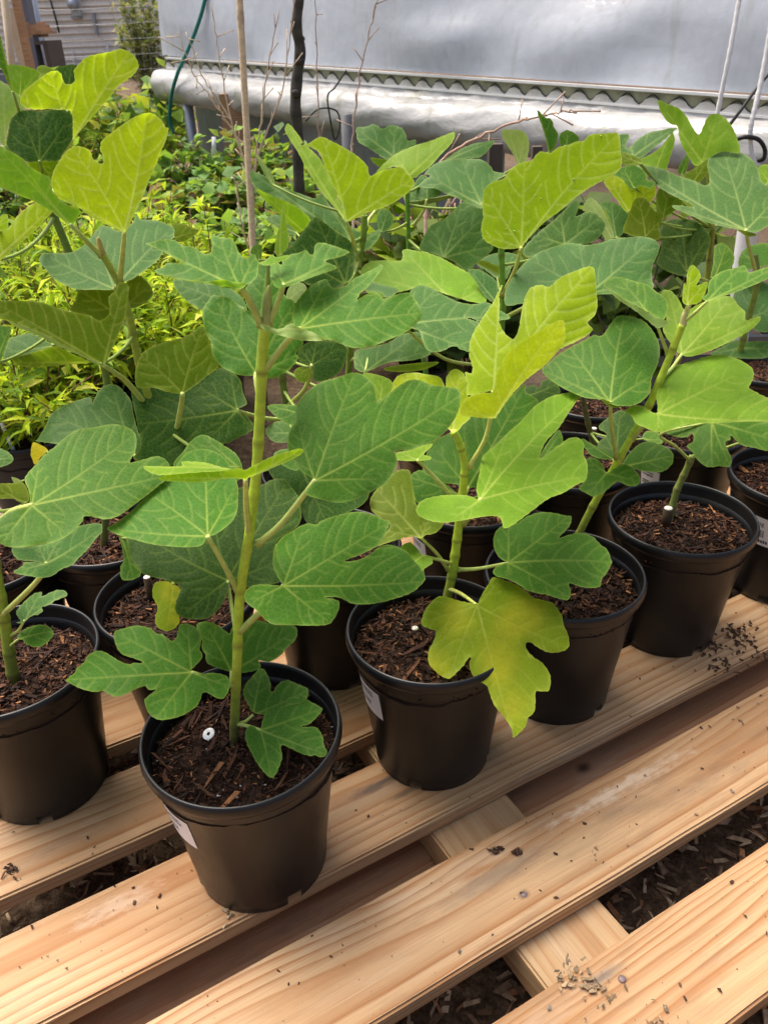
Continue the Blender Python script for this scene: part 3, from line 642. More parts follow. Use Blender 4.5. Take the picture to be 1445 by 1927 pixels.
B.leaf('U5', '690,555 640,500 400,400 230,240 240,160 290,100 400,85 500,100 590,120 630,190 640,120 690,60 760,80 795,160 800,250 820,415 760,480 700,560', '690,550', '740,80 300,110', .648, 28, 0, 'y', (.642,(853,812),(851,820)), wave=1.5, r=.002)
B.leaf('U6', '480,960 420,935 330,925 200,930 100,950 40,980 10,1040 40,1090 130,1125 230,1135 350,1120 480,1095 600,1085 650,1110 670,1175 720,1165 800,1110 880,1050 1000,960 1120,910 1220,850 1290,810 1300,690 1270,620 1275,540 1230,495 1160,500 1100,540 1030,590 945,650 960,580 1000,510 1080,430 1150,320 1220,220 1275,150 1150,155 1080,170 1010,190 900,260 800,370 700,460 600,560 510,640 490,760 470,830 465,900', '495,960', '1240,175 1270,790 690,480 300,1100', .588, 48, 6, 'l', (.645,(872,985),(890,965)), r=.0028)
B.leaf('U6', '400,870 330,850 200,830 100,790 60,720 80,640 150,520 300,440 420,330 520,320 700,200 825,90 835,150 900,190 930,230 850,330 700,470 560,600 500,700 480,850 440,870', '405,866', '825,120 180,600', .690, 30, 0, 'g', (.645,(872,940),(878,925)), r=.0018)
B.leaf('U6', '945,652 960,600 1010,520 1080,440 1110,480 1115,560 1060,620 980,660', '960,660', '1090,470', .720, 30, 0, 'g', wave=.5)
B.leaf('U5', '450,1335 380,1320 250,1350 130,1390 90,1400 180,1300 210,1215 90,1140 65,1050 120,960 260,830 340,815 370,840 380,900 400,1020 430,1100 560,1200 620,1220 560,1290 480,1310', '450,1332', '110,960 180,1280 490,1212', .600, 35, 0, 'o', (.645,(843,1072),(820,1040)), r=.002)
B.leaf('U5', '355,900 390,840 450,820 500,850 600,900 700,980 740,1010 600,1060 430,1070 380,980', '730,1005', '380,880', .68, 30, 0, 'g', wave=.5)
B.leaf('U5', '262,690 360,670 450,640 535,618 520,650 470,700 524,720 515,740 420,750 270,742', '420,745', '300,690 520,630', .628, 40, 0, 'l', (.644,(866,975),(845,930),(800,880)), wave=.4)
B.leaf('V4', '60,380 20,330 -40,280 -120,330 -160,420 -140,520 -60,600 0,640 45,605 80,560 70,490 130,445 138,405 95,378', '62,382', '-120,500 20,340 110,410', .600, 40, 0, 'l', (.645,(850,1061),(830,1055)), r=.0018)
B.leaf('V4', '690,430 640,400 600,330 595,250 620,190 680,150 760,140 850,85 950,55 1050,62 1130,80 1180,90 1170,150 1130,200 1085,250 1180,220 1260,212 1340,240 1400,300 1450,340 1480,420 1485,435 1440,520 1405,560 1395,615 1320,625 1240,615 1160,590 1175,650 1155,715 1080,705 1000,680 900,660 840,640 780,600 700,560 620,540 590,510 610,470 670,445', '705,437', '1480,432 1140,100 1150,690 705,160 705,530', .622, 46, 4, 'g', (.645,(862,1072),(900,1070)), r=.0022)
B.leaf('V4', '465,745 420,740 330,720 230,690 160,700 80,790 55,860 50,900 100,930 160,955 140,1030 105,1100 105,1190 150,1250 200,1290 260,1310 310,1270 370,1210 400,1160 425,1155 410,1200 430,1270 480,1330 540,1360 570,1440 600,1510 680,1610 730,1690 740,1755 800,1710 840,1660 850,1610 900,1560 910,1480 910,1410 950,1405 1010,1400 1025,1320 1010,1260 960,1190 900,1150 850,1100 835,1050 870,1035 920,1070 1000,1110 1090,1110 1160,1070 1155,980 1120,900 1110,840 1060,760 1020,730 900,700 850,660 760,600 600,545 560,590 510,670 475,740', '472,758', '740,1735 1125,1060 260,1290 70,880 640,570', .590, 22, 4, 'x', (.644,(845,1108),(868,1118)), r=.0022, wave=1.3)
B.stub((781,1183), at_z(781,1183,.1475)[1], .006, .0036)
sticker(B.e, math.radians(211), .106, .036, .032)
# ---- C
Cp = fig(.1837, .6855, 'leaning fig with a slanted stem and a tiny three lobed young leaf at its tip', 2, 2.2)
Cp.stem([(1080,1035,.735),(1090,1003,.737),(1112,958,.736),(1145,898,.733),(1162,868,.732),(1200,800,.729),(1222,760,.727),(1258,675,.724),(1284,610,.721)], .0058, .0046, nodes=8)
Cp.bud([(1284,612,.721),(1288,592,.721),(1300,570,.721)], .0032, (.50,.48,.20))
Cp.leaf('V1', '640,1215 760,1215 830,1180 890,1110 905,1000 950,900 965,780 930,680 870,600 810,560 700,535 640,545 590,600 560,650 520,690 470,680 400,720 300,770 200,830 120,900 75,950 140,1020 250,1090 380,1150 480,1165 560,1178', '590,1190', '690,560 280,770 890,1000 110,960', .700, 42, 0, 'g', (.732,(1159,862),(1150,800)), more=[('520,1165 580,1180 660,1215 655,1230 600,1228 560,1205', '590,1200', '', .699, 0, 0, 'o', 0)], r=.0024)
Cp.leaf('V3', '610,545 610,480 600,430 615,370 640,320 670,270 720,200 800,180 900,150 1000,120 1100,110 1180,130 1250,160 1320,210 1335,270 1310,330 1300,360 1370,400 1430,430 1500,440 1560,500 1560,600 1440,612 1300,612 1150,620 1000,625 880,630 780,650 700,680 610,695 520,660 450,630 420,580 370,535 420,500 480,495 540,525 590,550', '615,556', '1540,600 1180,270 730,380 610,685', .690, 44, 6, 'l', (.731,(1188,828),(1205,808)), r=.0024)
Cp.leaf('V1', '540,305 600,250 650,245 720,260 800,285 870,300 930,350 1000,400 1020,440 1020,500 990,570 920,535 800,470 700,420 620,360', '940,600', '680,275', .712, 50, 0, 'g', (.726,(1256,668),(1246,640)), more=[('540,310 620,360 720,430 830,490 920,535 1030,585 1000,615 940,628 880,580 780,500 660,420 580,350', '940,612', '', .710, 5, 0, 'p', 0)], r=.0018, wave=.8)
Cp.leaf('V1', '1205,152 1260,200 1270,250 1240,310 1320,280 1310,350 1270,430 1220,450 1150,450 1135,410 1145,300 1165,300 1170,220', '1172,450', '1205,165 1310,290 1145,330', .718, 10, 0, 'y', (.721,(1286,596),(1290,580)), r=.0011, wave=.4)
Cp.leaf('V2', '780,745 720,680 650,560 680,480 640,290 700,265 760,320 820,420 900,380 1000,340 1150,310 1220,380 1270,430 1275,490 1380,460 1370,510 1290,580 1200,630 1080,690 950,740 850,765', '795,745', '1140,330 1370,475 690,290', .752, 38, 0, 'l', (.727,(1240,715),(1262,695)), r=.0022)
Cp.leaf('V2', '985,350 940,315 985,290 1000,200 1080,130 1200,95 1270,80 1300,130 1400,100 1480,80 1500,150 1440,180 1300,240 1150,295 1050,330', '985,348', '1460,110 1240,100', .708, 58, 0, 'g', (.721,(1287,605),(1305,590)), r=.002)
Cp.leaf('V3', '80,890 140,890 190,930 230,1000 280,970 340,935 400,945 450,990 480,1040 460,1095 380,1095 310,1065 250,1110 200,1150 130,1180 70,1150 20,1120 60,1060 85,1000 75,940', '228,1000', '100,1155 460,1060 95,905', .712, 40, 0, 'g', (.734,(1145,898),(1143,892)), r=.0014)
Cp.leaf('V3', '350,930 400,850 480,780 560,765 640,790 710,830 730,880 715,940 650,990 560,995 470,980 400,950', '385,945', '705,875', .755, 40, 0, 'g', (.732,(1164,868),(1172,874)), r=.0014)
Cp.leaf('V3', '40,740 130,790 220,830 290,890 240,900 130,880 70,820', '275,895', '70,760', .755, 40, 0, 'g', (.733,(1155,880),(1154,868)), r=.0014)
sticker(Cp.e, math.radians(215), .104, .036, .030)
# ---- D
D = fig(.3387, .7854, 'pruned fig with a white topped cut stub beside its short bent brown stem', 3, .3)
D.stem([(1252,995,.806),(1262,965,.812),(1272,925,.815),(1288,890,.817),(1302,858,.818)], .0062, .0050, brown=(.10,.075,.03), green=(.20,.24,.05), nodes=5)
D.leaf('V3', '660,690 760,730 830,730 870,700 880,760 830,800 870,840 900,890 980,955 1080,950 1150,955 1170,900 1140,830 1120,770 1160,750 1165,720 1240,790 1330,810 1445,835 1560,800 1500,640 1300,600 1000,600 800,630', '1020,615', '1020,940 1480,750 700,690 1150,930', .800, 40, 0, 'g', (.818,(1295,864),(1270,840),(1244,816)), r=.0019)
D.leaf('V3', '1310,630 1400,610 1500,610 1500,700 1440,700 1360,670', '1500,650', '', .83, 40, 0, 'g', wave=.3)
D.stub((1257,957), .797, .014, .0052)
sticker(D.e, math.radians(211), .106, .036, .030)
# ---- E
Ep = fig(.512, .872, 'potted fig whose white label on the black pot shows a barcode and bold print', 2, 4.0)
Ep.stem([(1535,930,.90),(1560,820,.91),(1580,700,.91)], .006, .005)
Ep.leaf('PX', '1580,700 1540,640 1560,580 1620,560 1690,600 1680,680 1620,710', '1590,695', '1600,575 1680,630', .90, 40, 0, 'g')
sticker(Ep.e, math.radians(222), .108, .040, .040, True)
# ---- F
F = fig(-.3523, .5827, 'stocky fig with two tiny leaves low on the stem over dark coarse bark', 1, 3.3)
F.stem([(38,1305,.575),(26,1275,.576),(14,1200,.574),(5,1140,.572),(-8,1070,.570),(-20,960,.567)], .0078, .0056, green=(.30,.40,.045), nodes=6)
F.leaf('T3', '225,1000 220,900 190,810 215,760 280,690 340,620 420,560 500,490 580,440 700,420 830,395 930,405 1010,450 1030,510 1020,600 980,680 1080,660 1180,635 1240,655 1275,700 1260,800 1200,850 1120,920 1000,1010 900,1080 800,1110 700,1090 640,1085 620,1130 540,1210 440,1270 300,1300 160,1320 90,1320 20,1300 -40,1240 -40,1170 0,1110 60,1060 150,1030 210,1015', '242,1004', '1230,790 1000,480 480,1200 290,720 30,1270', .475, 44, -10, 'g', (.567,(-20,1000),(20,965)), r=.0028)
F.leaf('V6', '140,190 200,180 430,160 660,100 830,0 900,-60 1130,-90 1160,0 1090,80 1000,200 900,300 820,380 700,430 600,500 480,525 360,510 160,465 260,390 280,350 400,350 510,370 400,340 230,325 160,270', '530,365', '1100,0 440,170 660,110 250,440', .515, 58, 0, 'b', (.572,(4,1158),(40,1125),(75,1088)), r=.0027)
F.leaf('V6', '185,930 230,850 320,760 400,700 480,690 475,740 560,700 650,665 730,670 770,710 740,740 640,780 560,830 480,860 490,900 440,940 360,960 300,1010 240,1040 190,1035 240,1010', '280,1012', '750,695 450,705', .560, 44, 0, 'b', (.575,(14,1198),(34,1188)), r=.0016)
F.leaf('V6', '200,1210 240,1140 320,1090 430,1060 540,1070 600,1120 610,1170 560,1240 480,1300 390,1310 310,1280 260,1230', '212,1222', '600,1130', .556, 40, 0, 'g', (.576,(17,1218),(24,1212)), r=.0014)
F.leaf('T3', '0,840 90,838 170,830 215,900 215,980 170,990 100,955 0,955 -60,940 -60,850', '200,985', '0,880', .53, 30, 0, 'o', wave=.5)
F.leaf('T3', '-40,575 0,575 60,600 105,650 80,690 0,720 -40,720', '-40,660', '95,650', .53, 40, 0, 'b', wave=.5)
# ---- G
G_ = fig(-.214, .671, 'fig with big V shaped backlit yellow green leaf above its curved ringed stem', 3, 2.9)
G_.stem([(322,1150,.665),(318,1080,.668),(312,960,.668),(305,855,.666),(285,765,.664),(263,690,.662),(247,610,.660),(230,545,.658),(212,510,.657),(192,476,.656)], .0066, .0040, green=(.30,.38,.045), nodes=9)
G_.bud([(194,480,.656),(189,465,.656),(185,445,.656)], .003, (.38,.30,.10))
G_.leaf('T1', '935,1430 850,1390 740,1340 640,1280 610,1250 520,1210 440,1165 390,1080 395,1010 420,940 460,880 490,830 540,790 590,780 660,800 690,830 700,870 740,905 780,910 775,850 755,800 770,740 830,690 880,650 950,600 1040,550 1130,530 1190,560 1230,600 1250,640 1272,650 1250,740 1210,830 1170,940 1120,1050 1070,1180 1010,1300 960,1410', '940,1425', '1105,560 560,815 420,1120', .640, 14, 0, 'y', (.658,(226,528),(231,480)), wave=.7, cup=-.15, r=.0024)
G_.leaf('T2', '860,580 720,580 600,580 500,550 400,490 340,420 300,370 320,310 400,305 540,300 640,240 700,170 760,100 830,110 900,140 1000,80 1030,10 1060,50 1180,60 1290,100 1315,140 1300,200 1250,260 1190,360 1100,430 1000,500 930,530', '865,575', '1260,150 380,335 720,170', .672, 58, 0, 'b', (.658,(222,540),(218,543)))
G_.leaf('T2', '775,1145 660,1090 500,1010 340,920 200,860 60,810 -40,790 -60,700 0,665 150,665 300,675 440,720 550,750 680,775 745,815 800,790 830,740 820,640 870,590 890,540 920,525 970,550 965,650 940,800 890,930 840,1040 800,1130', '782,1150', '0,700 930,560', .595, 12, 0, 'o', (.664,(276,762),(240,720),(215,700)), cup=-.12, wave=.6, r=.0026)
G_.leaf('T2', '60,815 200,862 340,922 500,1012 660,1092 775,1148 740,1145 620,1085 450,1010 300,930 150,870', '760,1140', '', .594, -10, 0, 'p', wave=.2)
G_.leaf('T4', '410,1282 300,1270 200,1240 75,1235 60,1130 70,1080 100,1000 150,950 260,900 420,860 540,790 570,780 600,840 640,960 690,1070 600,1150 500,1230', '416,1284', '560,800 685,1085 110,1000', .608, 10, 0, 'o', (.666,(311,850),(332,810),(341,765)), cup=.1, wave=.6, r=.0028)
G_.leaf('T1', '-40,780 0,780 100,830 180,880 240,945 320,990 380,1020 390,1100 440,1170 500,1220 600,1255 590,1310 530,1370 400,1280 270,1200 140,1150 0,1090 -40,1080', '530,1368', '-20,1060 0,800 120,840', .630, 15, 0, 'l', (.656,(191,481),(165,455)), cup=-.1, wave=.6)
G_.leaf('T2', '530,740 570,660 600,590 700,580 860,580 950,530 1040,475 1110,520 1155,600 1120,660 1040,710 970,730 900,760 745,815 640,770', '880,770', '620,600 1120,560', .690, 20, 0, 'o', wave=.5)
G_.leaf('T6', '680,560 740,535 820,550 880,600 850,690 870,790 870,850 810,905 750,905 700,870 690,810 710,740 690,690 670,640', '830,560', '780,890', .640, 20, 0, 'x', wave=.8)
G_.leaf('T6', '420,200 480,230 510,370 585,470 530,520 440,520 430,430 450,380 440,270', '440,210', '520,500', .665, 20, 0, 'g', wave=.6)
G_.leaf('T5', '345,780 420,680 490,590 570,552 660,590 740,640 820,700 865,800 830,900 600,900 400,880', '840,800', '420,700 570,570', .560, 35, 0, 'g', wave=.6)
G_.leaf('T3', '290,500 350,400 385,320 470,260 600,210 680,190 700,232 740,150 800,100 880,100 940,150 990,220 1010,320 1040,440 1080,560 1020,620 900,640 600,560 420,540 280,520', '1015,628', '860,150 420,330', .625, 36, 0, 'b', (.668,(308,900),(262,868)))
G_.stub((277,1087), .690, .02, .0038)
sticker(G_.e, math.radians(350), .1, .034, .03)
# ---- H
H = fig(-.064, .752, 'fig with broad dark leaf held sideways on a long bent petiole behind the tall stem', 1, 5.0)
H.stem([(628,1120,.755),(600,1000,.757),(565,880,.756),(545,790,.754),(536,745,.753),(528,690,.752),(520,640,.75)], .0062, .0048, green=(.13,.19,.035), nodes=6)
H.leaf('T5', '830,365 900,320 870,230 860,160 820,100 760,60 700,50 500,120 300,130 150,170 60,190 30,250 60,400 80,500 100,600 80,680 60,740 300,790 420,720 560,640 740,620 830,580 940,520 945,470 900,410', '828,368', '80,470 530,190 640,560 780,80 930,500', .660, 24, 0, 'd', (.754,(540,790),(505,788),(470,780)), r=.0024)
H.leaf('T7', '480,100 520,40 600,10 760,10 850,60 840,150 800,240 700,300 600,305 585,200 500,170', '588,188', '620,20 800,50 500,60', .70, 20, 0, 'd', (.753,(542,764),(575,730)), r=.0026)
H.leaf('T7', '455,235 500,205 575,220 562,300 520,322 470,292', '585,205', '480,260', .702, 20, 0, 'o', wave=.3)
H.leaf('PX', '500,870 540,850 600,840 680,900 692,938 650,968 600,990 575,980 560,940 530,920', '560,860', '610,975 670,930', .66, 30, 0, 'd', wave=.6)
H.leaf('T7', '260,490 470,490 520,520 500,620 440,640 380,620 300,560', '520,560', '280,500', .69, 40, 0, 'g', wave=.5)
H.leaf('T7', '240,680 330,610 430,640 480,700 420,765 300,765', '470,700', '260,700', .71, 50, 0, 'b', wave=.5)
H.leaf('T7', '300,860 380,820 480,840 520,900 480,980 400,960 340,920', '500,880', '320,870', .64, 40, 0, 'g', wave=.5)
H.leaf('T7', '970,250 1050,255 1140,280 1195,320 1180,390 1090,470 1060,420 1040,340', '1100,460', '1120,290', .66, 25, 0, 'l', wave=.5)
sticker(H.e, math.radians(200), .095, .036, .03)
# ---- I : tall plant with the large upright yellow leaf
I = fig(.105, .857, 'fig with a single large upright yellow green leaf beaded with water drops', 2, .9)
I.stem([(900,940,.862),(925,800,.862),(940,660,.861),(946,580,.860),(945,540,.860),(943,475,.859),(942,420,.858)], .0058, .0042, green=(.15,.32,.04), nodes=5)
I.leaf('U7', '355,1065 240,1075 150,1050 80,1000 60,920 75,830 70,720 90,620 150,570 230,545 270,490 350,430 440,405 470,370 510,340 580,350 640,310 720,290 780,265 830,260 880,215 980,205 1080,200 1105,250 1110,340 1120,420 1100,480 1020,540 900,600 780,680 650,790 540,870 450,960 390,1030', '362,1062', '1080,220 385,440 100,650 90,980', .830, 14, 0, 'y', (.860,(945,556),(968,510)), cup=-.1, wave=.6, r=.0026)
I.leaf('U7', '240,1400 270,1330 340,1230 420,1150 520,1090 640,1050 740,1030 850,1045 950,1030 1050,1000 1150,990 1250,980 1340,995 1400,1040 1390,1110 1350,1200 1345,1300 1355,1370 1250,1400 930,1420 700,1440 400,1480 250,1500', '870,1410', '1300,1040 460,1170 800,1050 1330,1300', .800, 42, 0, 'b', (.861,(944,600),(1020,565)), wave=1.2)
I.leaf('U7', '375,1080 470,970 580,880 680,790 760,705 800,740 770,830 840,800 900,795 960,840 995,890 970,960 900,1020 800,1040 700,1040 560,1080 420,1140', '690,1040', '650,800 950,830 460,960', .905, 30, 0, 'b')
I.leaf('U7', '30,1190 100,1130 220,1100 340,1120 380,1170 300,1200 250,1300 180,1300 100,1240', '180,1290', '340,1140 60,1190', .93, 40, 0, 'b', wave=.5)
I.leaf('U4', '0,320 80,310 200,370 320,430 440,450 540,435 600,470 720,550 640,572 480,580 370,540 480,585 470,660 430,800 350,790 290,765 200,805 100,800 60,730 40,660 0,635 -100,615 -85,500 -60,400', '-95,605', '700,550 420,790 150,350', .730, 54, 0, 'b', (.861,(938,690),(850,680),(800,650)), r=.002)
I.leaf('U4', '400,195 480,190 560,230 620,290 620,400 580,430 520,380 460,280', '600,420', '430,210', .80, 30, 0, 'b', wave=.5)
I.leaf('U4', '470,140 560,190 640,230 680,210 680,180 600,150 520,120', '660,210', '', .90, 10, 0, 'o', wave=.3)
sticker(I.e, math.radians(205), .1, .034, .03)
# dewdrops on the big leaves
mb = MB()
for tx, ty in ((155,595),(235,553),(288,490),(368,438),(425,490),(440,515),(500,437),(632,412),(880,232),(960,225),(525,352),(425,590),(477,605),(465,670),(420,800),(390,880),(250,925),(75,1000),(740,445),(755,550),(1090,430),(310,940),(510,695),(275,580),(690,300)):
    p = at_y(890+tx/4, 200+ty/4, .830)
    d_, n_ = frame(np.array([890+362/4, 200+1062/4]), 14, 0); dd = rays((890+tx/4, 200+ty/4))[0]; P0 = at_y(890+362/4, 200+1062/4, .830)
    p = CAM+dd*(((P0-CAM)@n_)/(dd@n_)*.997)-I.loc; r = rng.uniform(.0006, .0012)
    v, f = lathe([(0,r*.75),(r*.6,r*.6),(r*.95,r*.15),(r*.8,-r*.5),(0,-r*.8)], 8); mb.add(v+p, f)
tw = NT('water_drop'); mwat = tw.surf(tw.princ(color=(.35,.50,.06), rough=.05, spec=.8))
do = mb.build('dew_drops', mwat, I.e); do['kind'] = 'stuff'
# ---- J
J = fig(.246, .934, 'small shaded fig with ragged dull green leaves between the lemon leaved and leaning figs', 3, 1.7)
J.stem([(1120,900,.94),(1125,860,.94),(1112,820,.94),(1100,770,.94),(1095,740,.94)], .0055, .0045, green=(.16,.14,.05), nodes=4)
J.leaf('V3', '165,660 240,580 330,530 420,560 450,640 400,740 300,900 200,850 160,780 230,710', '300,880', '330,550 180,660', .86, 35, 0, 'd')
J.leaf('V3', '500,740 520,690 600,690 650,750 640,780 560,770', '510,745', '640,750', .88, 40, 0, 'g', wave=.5)
J.leaf('U6', '830,120 900,100 940,120 960,70 1020,55 1080,100 1090,160 1000,210 930,235 850,180', '850,180', '1070,90', .84, 40, 0, 'd', wave=.5)
J.stub((1117,807), .945, .02, .004)
sticker(J.e, math.radians(230), .1, .034, .03)
# ---- K : right hand plant with slanted stem
K = fig(.425, 1.02, 'fig with grey green leaves and a thick stem branching into a long pale petiole', 1, 2.4)
K.stem([(1372,860,.99),(1375,760,.97),(1384,690,.955),(1393,655,.95),(1408,600,.945),(1424,530,.94),(1420,480,.94)], .0062, .0046, green=(.20,.28,.045), nodes=5)
K.leaf('V2', '1180,300 1300,220 1400,200 1480,260 1500,400 1480,560 1350,570 1250,470', '1310,470', '1330,230 1480,400', .965, 40, 0, 'b')
K.leaf('V2', '1010,750 1100,690 1200,640 1260,650 1440,650 1480,700 1440,770 1300,780 1200,772', '1240,700', '1040,735 1460,710', .955, 50, 0, 'b', wave=.6)
K.leaf('U8', '1270,1015 1200,1005 1100,985 1000,960 900,920 800,880 720,840 740,825 800,830 880,838 850,810 760,770 620,690 540,610 500,560 450,525 560,530 660,555 760,600 880,640 960,675 1000,660 1000,600 985,530 1000,470 1060,425 1150,410 1250,435 1330,490 1370,560 1390,640 1440,680 1500,720 1500,900 1440,980 1350,1030', '1276,1012', '480,540 1110,440 740,835 1480,790', .905, 48, 0, 'b', (.94,(1424,528),(1418,500),(1408,462)), more=[('1210,1010 1270,1018 1345,1040 1350,1055 1290,1062 1250,1040', '1276,1020', '', .904, 0, 0, 'o', 0)], r=.0026)
K.leaf('U8', '1220,1240 1260,1160 1350,1120 1445,1120 1500,1250 1400,1290 1300,1310 1230,1300', '1380,1290', '1250,1190', 1.0, 40, 0, 'g', wave=.6)
sticker(K.e, math.radians(215), .1, .034, .03)
# ---- Q : behind K, forked stem
Q_ = fig(.325, 1.135, 'fig with forked olive stem and bundled yellow green leaves below the white rope', 2, 3.6)
Q_.stem([(1215,830,1.11),(1290,640,1.08),(1325,540,1.06),(1335,480,1.055),(1340,430,1.05)], .0064, .0048, green=(.26,.30,.05), nodes=5)
Q_.leaf('U8', '615,35 680,60 770,95 830,160 870,230 920,295 950,240 990,160 1050,135 1110,160 1170,230 1210,320 1228,430 1100,420 1000,470 900,530 850,470 800,390 770,300 760,230 700,210 640,130', '945,500', '645,65 1060,160', 1.03, 14, 0, 'l', (1.05,(1341,432),(1330,330)), cup=-.1)
Q_.leaf('U8', '320,300 400,300 370,380 400,390 450,340 540,280 640,260 755,240 700,300 600,380 480,470 400,440 330,420', '430,455', '740,245 380,310', 1.02, 40, 0, 'b')
Q_.leaf('U8', '480,480 560,440 640,380 720,280 740,350 700,480 670,560 600,540 500,520', '600,560', '700,310', 1.06, 25, 0, 'l', wave=.6)
Q_.leaf('U8', '280,590 340,540 460,520 520,580 540,640 600,640 560,700 480,680 420,710 350,640', '430,690', '360,560', 1.05, 30, 0, 'g', wave=.6)
Q_.leaf('U8', '210,640 280,600 400,660 520,640 600,700 560,800 400,885 300,780 230,690', '395,870', '260,640 560,680', 1.04, 15, 0, 'y')
Q_.leaf('U8', '350,1010 400,880 440,780 520,775 580,860 640,900 620,980 620,1085 450,1062 380,1040', '520,1060', '470,790 620,950', 1.0, 12, 0, 'o')
Q_.leaf('U8', '610,720 700,690 800,800 720,880 660,920 630,1000 600,860', '640,960', '690,720', 1.01, 15, 0, 'o')
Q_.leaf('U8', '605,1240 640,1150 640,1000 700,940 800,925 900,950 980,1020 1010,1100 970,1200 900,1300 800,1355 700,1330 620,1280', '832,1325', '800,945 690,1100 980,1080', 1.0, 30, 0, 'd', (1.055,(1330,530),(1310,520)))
Q_.leaf('U8', '1040,1140 1100,1110 1160,1160 1190,1230 1150,1320 1080,1380 1010,1390 1030,1260', '1040,1370', '1120,1140', 1.06, 30, 0, 'g', wave=.6)
Q_.leaf('U8', '760,580 790,500 840,440 842,520 812,592', '790,590', '840,450', 1.06, 15, 0, 'g', wave=.3)
Q_.leaf('U8', '810,600 900,540 990,480 1000,560 920,655 860,640', '880,650', '980,500', 1.02, 15, 0, 'o', wave=.3)
Q_.leaf('U8', '1365,545 1445,520 1500,600 1450,672 1390,662', '1450,650', '1380,560', 1.05, 30, 0, 'l', wave=.3)
Q_.leaf('U8', '335,430 400,440 470,470 500,510 420,522 340,512', '490,510', '350,460', 1.0, 30, 0, 'o', wave=.3)
Q_.leaf('U7', '820,780 870,690 930,720 980,790 1020,870 1060,980 1000,1010 950,900 880,800', '1040,990', '870,710', 1.02, 15, 0, 'p', wave=.5)
Q_.leaf('U7', '955,730 1040,720 1120,760 1170,830 1140,940 1070,990 1040,900 1000,800', '1075,985', '1040,735', 1.04, 25, 0, 'b', wave=.5)
# ---- N : yellow V leaf in the middle row
N = fig(-.075, .935, 'fig with folded glowing lime leaf above a dark green pointed leaf', 3, 4.4)
N.stem([(640,880,.93),(652,760,.92),(657,690,.91),(661,620,.90),(668,540,.89),(676,490,.885),(684,440,.88),(686,405,.88)], .0062, .0046, green=(.20,.32,.045), nodes=7)
N.leaf('U1', '770,865 740,760 690,640 650,560 600,440 560,350 480,300 400,275 470,285 570,230 640,255 730,300 830,360 890,410 930,460 945,525 1020,490 1120,465 1180,460 1230,510 1275,560 1260,620 1180,690 1080,750 930,800 850,840', '768,865', '1250,560 590,255', .845, 12, 0, 'y', (.885,(674,500),(664,450)), more=[('760,860 660,740 560,620 470,470 400,340 330,230 305,170 330,130 380,180 440,270 415,282 480,310 570,400 640,540 690,650 740,780', '766,862', '340,150', .843, 30, -30, 'l', 0)], r=.0026, wave=.6, cup=0)
N.leaf('U3', '480,460 430,440 370,380 300,380 190,430 240,360 340,280 470,220 600,180 700,140 778,115 775,170 740,220 680,280 600,370 520,430', '440,440', '765,130 330,300', .93, 40, 0, 'l', (.88,(688,430),(700,405)), wave=1.4)
N.leaf('U1', '45,490 100,500 180,540 230,580 280,610 400,650 530,695 590,665 640,740 760,870 900,960 1020,930 1000,1010 900,1090 800,1010 600,900 500,860 400,760 300,710 200,670 90,620 50,560', '830,1050', '70,510 590,690 1000,950', .90, 30, 0, 'b', more=[('90,622 200,672 300,712 400,762 460,812 495,862 420,952 320,882 250,802 150,702', '430,930', '120,640', .885, -15, 0, 'l', 0)])
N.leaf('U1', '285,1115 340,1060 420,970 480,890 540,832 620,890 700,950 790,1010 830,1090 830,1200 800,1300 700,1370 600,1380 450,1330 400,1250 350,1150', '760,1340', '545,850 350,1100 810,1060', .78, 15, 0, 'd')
N.leaf('U1', '230,1100 240,990 270,880 285,740 300,740 310,830 330,960 330,1050 270,1130', '270,1125', '292,750', .80, 12, 0, 'l', wave=.5)
N.leaf('U1', '45,1100 80,1045 130,1048 135,1100 120,1160 90,1165', '110,1160', '100,1050', .79, 15, 0, 'g', wave=.4)
N.leaf('U1', '90,360 130,400 180,470 220,540 222,595 190,570 150,500 110,430', '215,590', '100,370', .92, 10, -20, 'p', wave=.5)
N.leaf('U1', '160,850 240,820 330,850 400,950 330,962 240,905', '390,950', '180,850', 1.0, 40, 0, 'b', wave=.5)
N.leaf('U3', '90,1130 150,1090 250,1080 380,1080 395,1000 500,1010 600,1030 700,1070 800,1130 880,1170 950,1220 1000,1310 1015,1400 900,1390 700,1330 560,1280 400,1310 250,1360 130,1330 90,1250 80,1180', '780,1400', '420,1020 150,1200 980,1300', .80, 50, 0, 'l', wave=1.0)
N.leaf('U2', '810,400 850,360 950,380 1080,420 1000,480 930,440 850,430', '1080,440', '', .79, 50, 0, 'b', wave=.4)
N.leaf('U2', '240,440 270,390 340,365 390,405 350,470 300,525 240,490', '250,500', '370,400', .70, 20, 0, 'p', wave=.5)
N.leaf('U2', '760,880 850,860 1000,820 1100,760 1200,740 1250,760 1330,890 1200,950 1000,970 840,1040 760,1020 745,960', '832,1038', '1210,760 1290,890 760,900', .84, 45, 0, 'b', (.91,(657,680),(690,665)), more=[('970,1015 1080,990 1380,965 1280,1020 1130,1042 1000,1032', '980,1025', '', .83, 5, 0, 'o', 0)], wave=1.4)
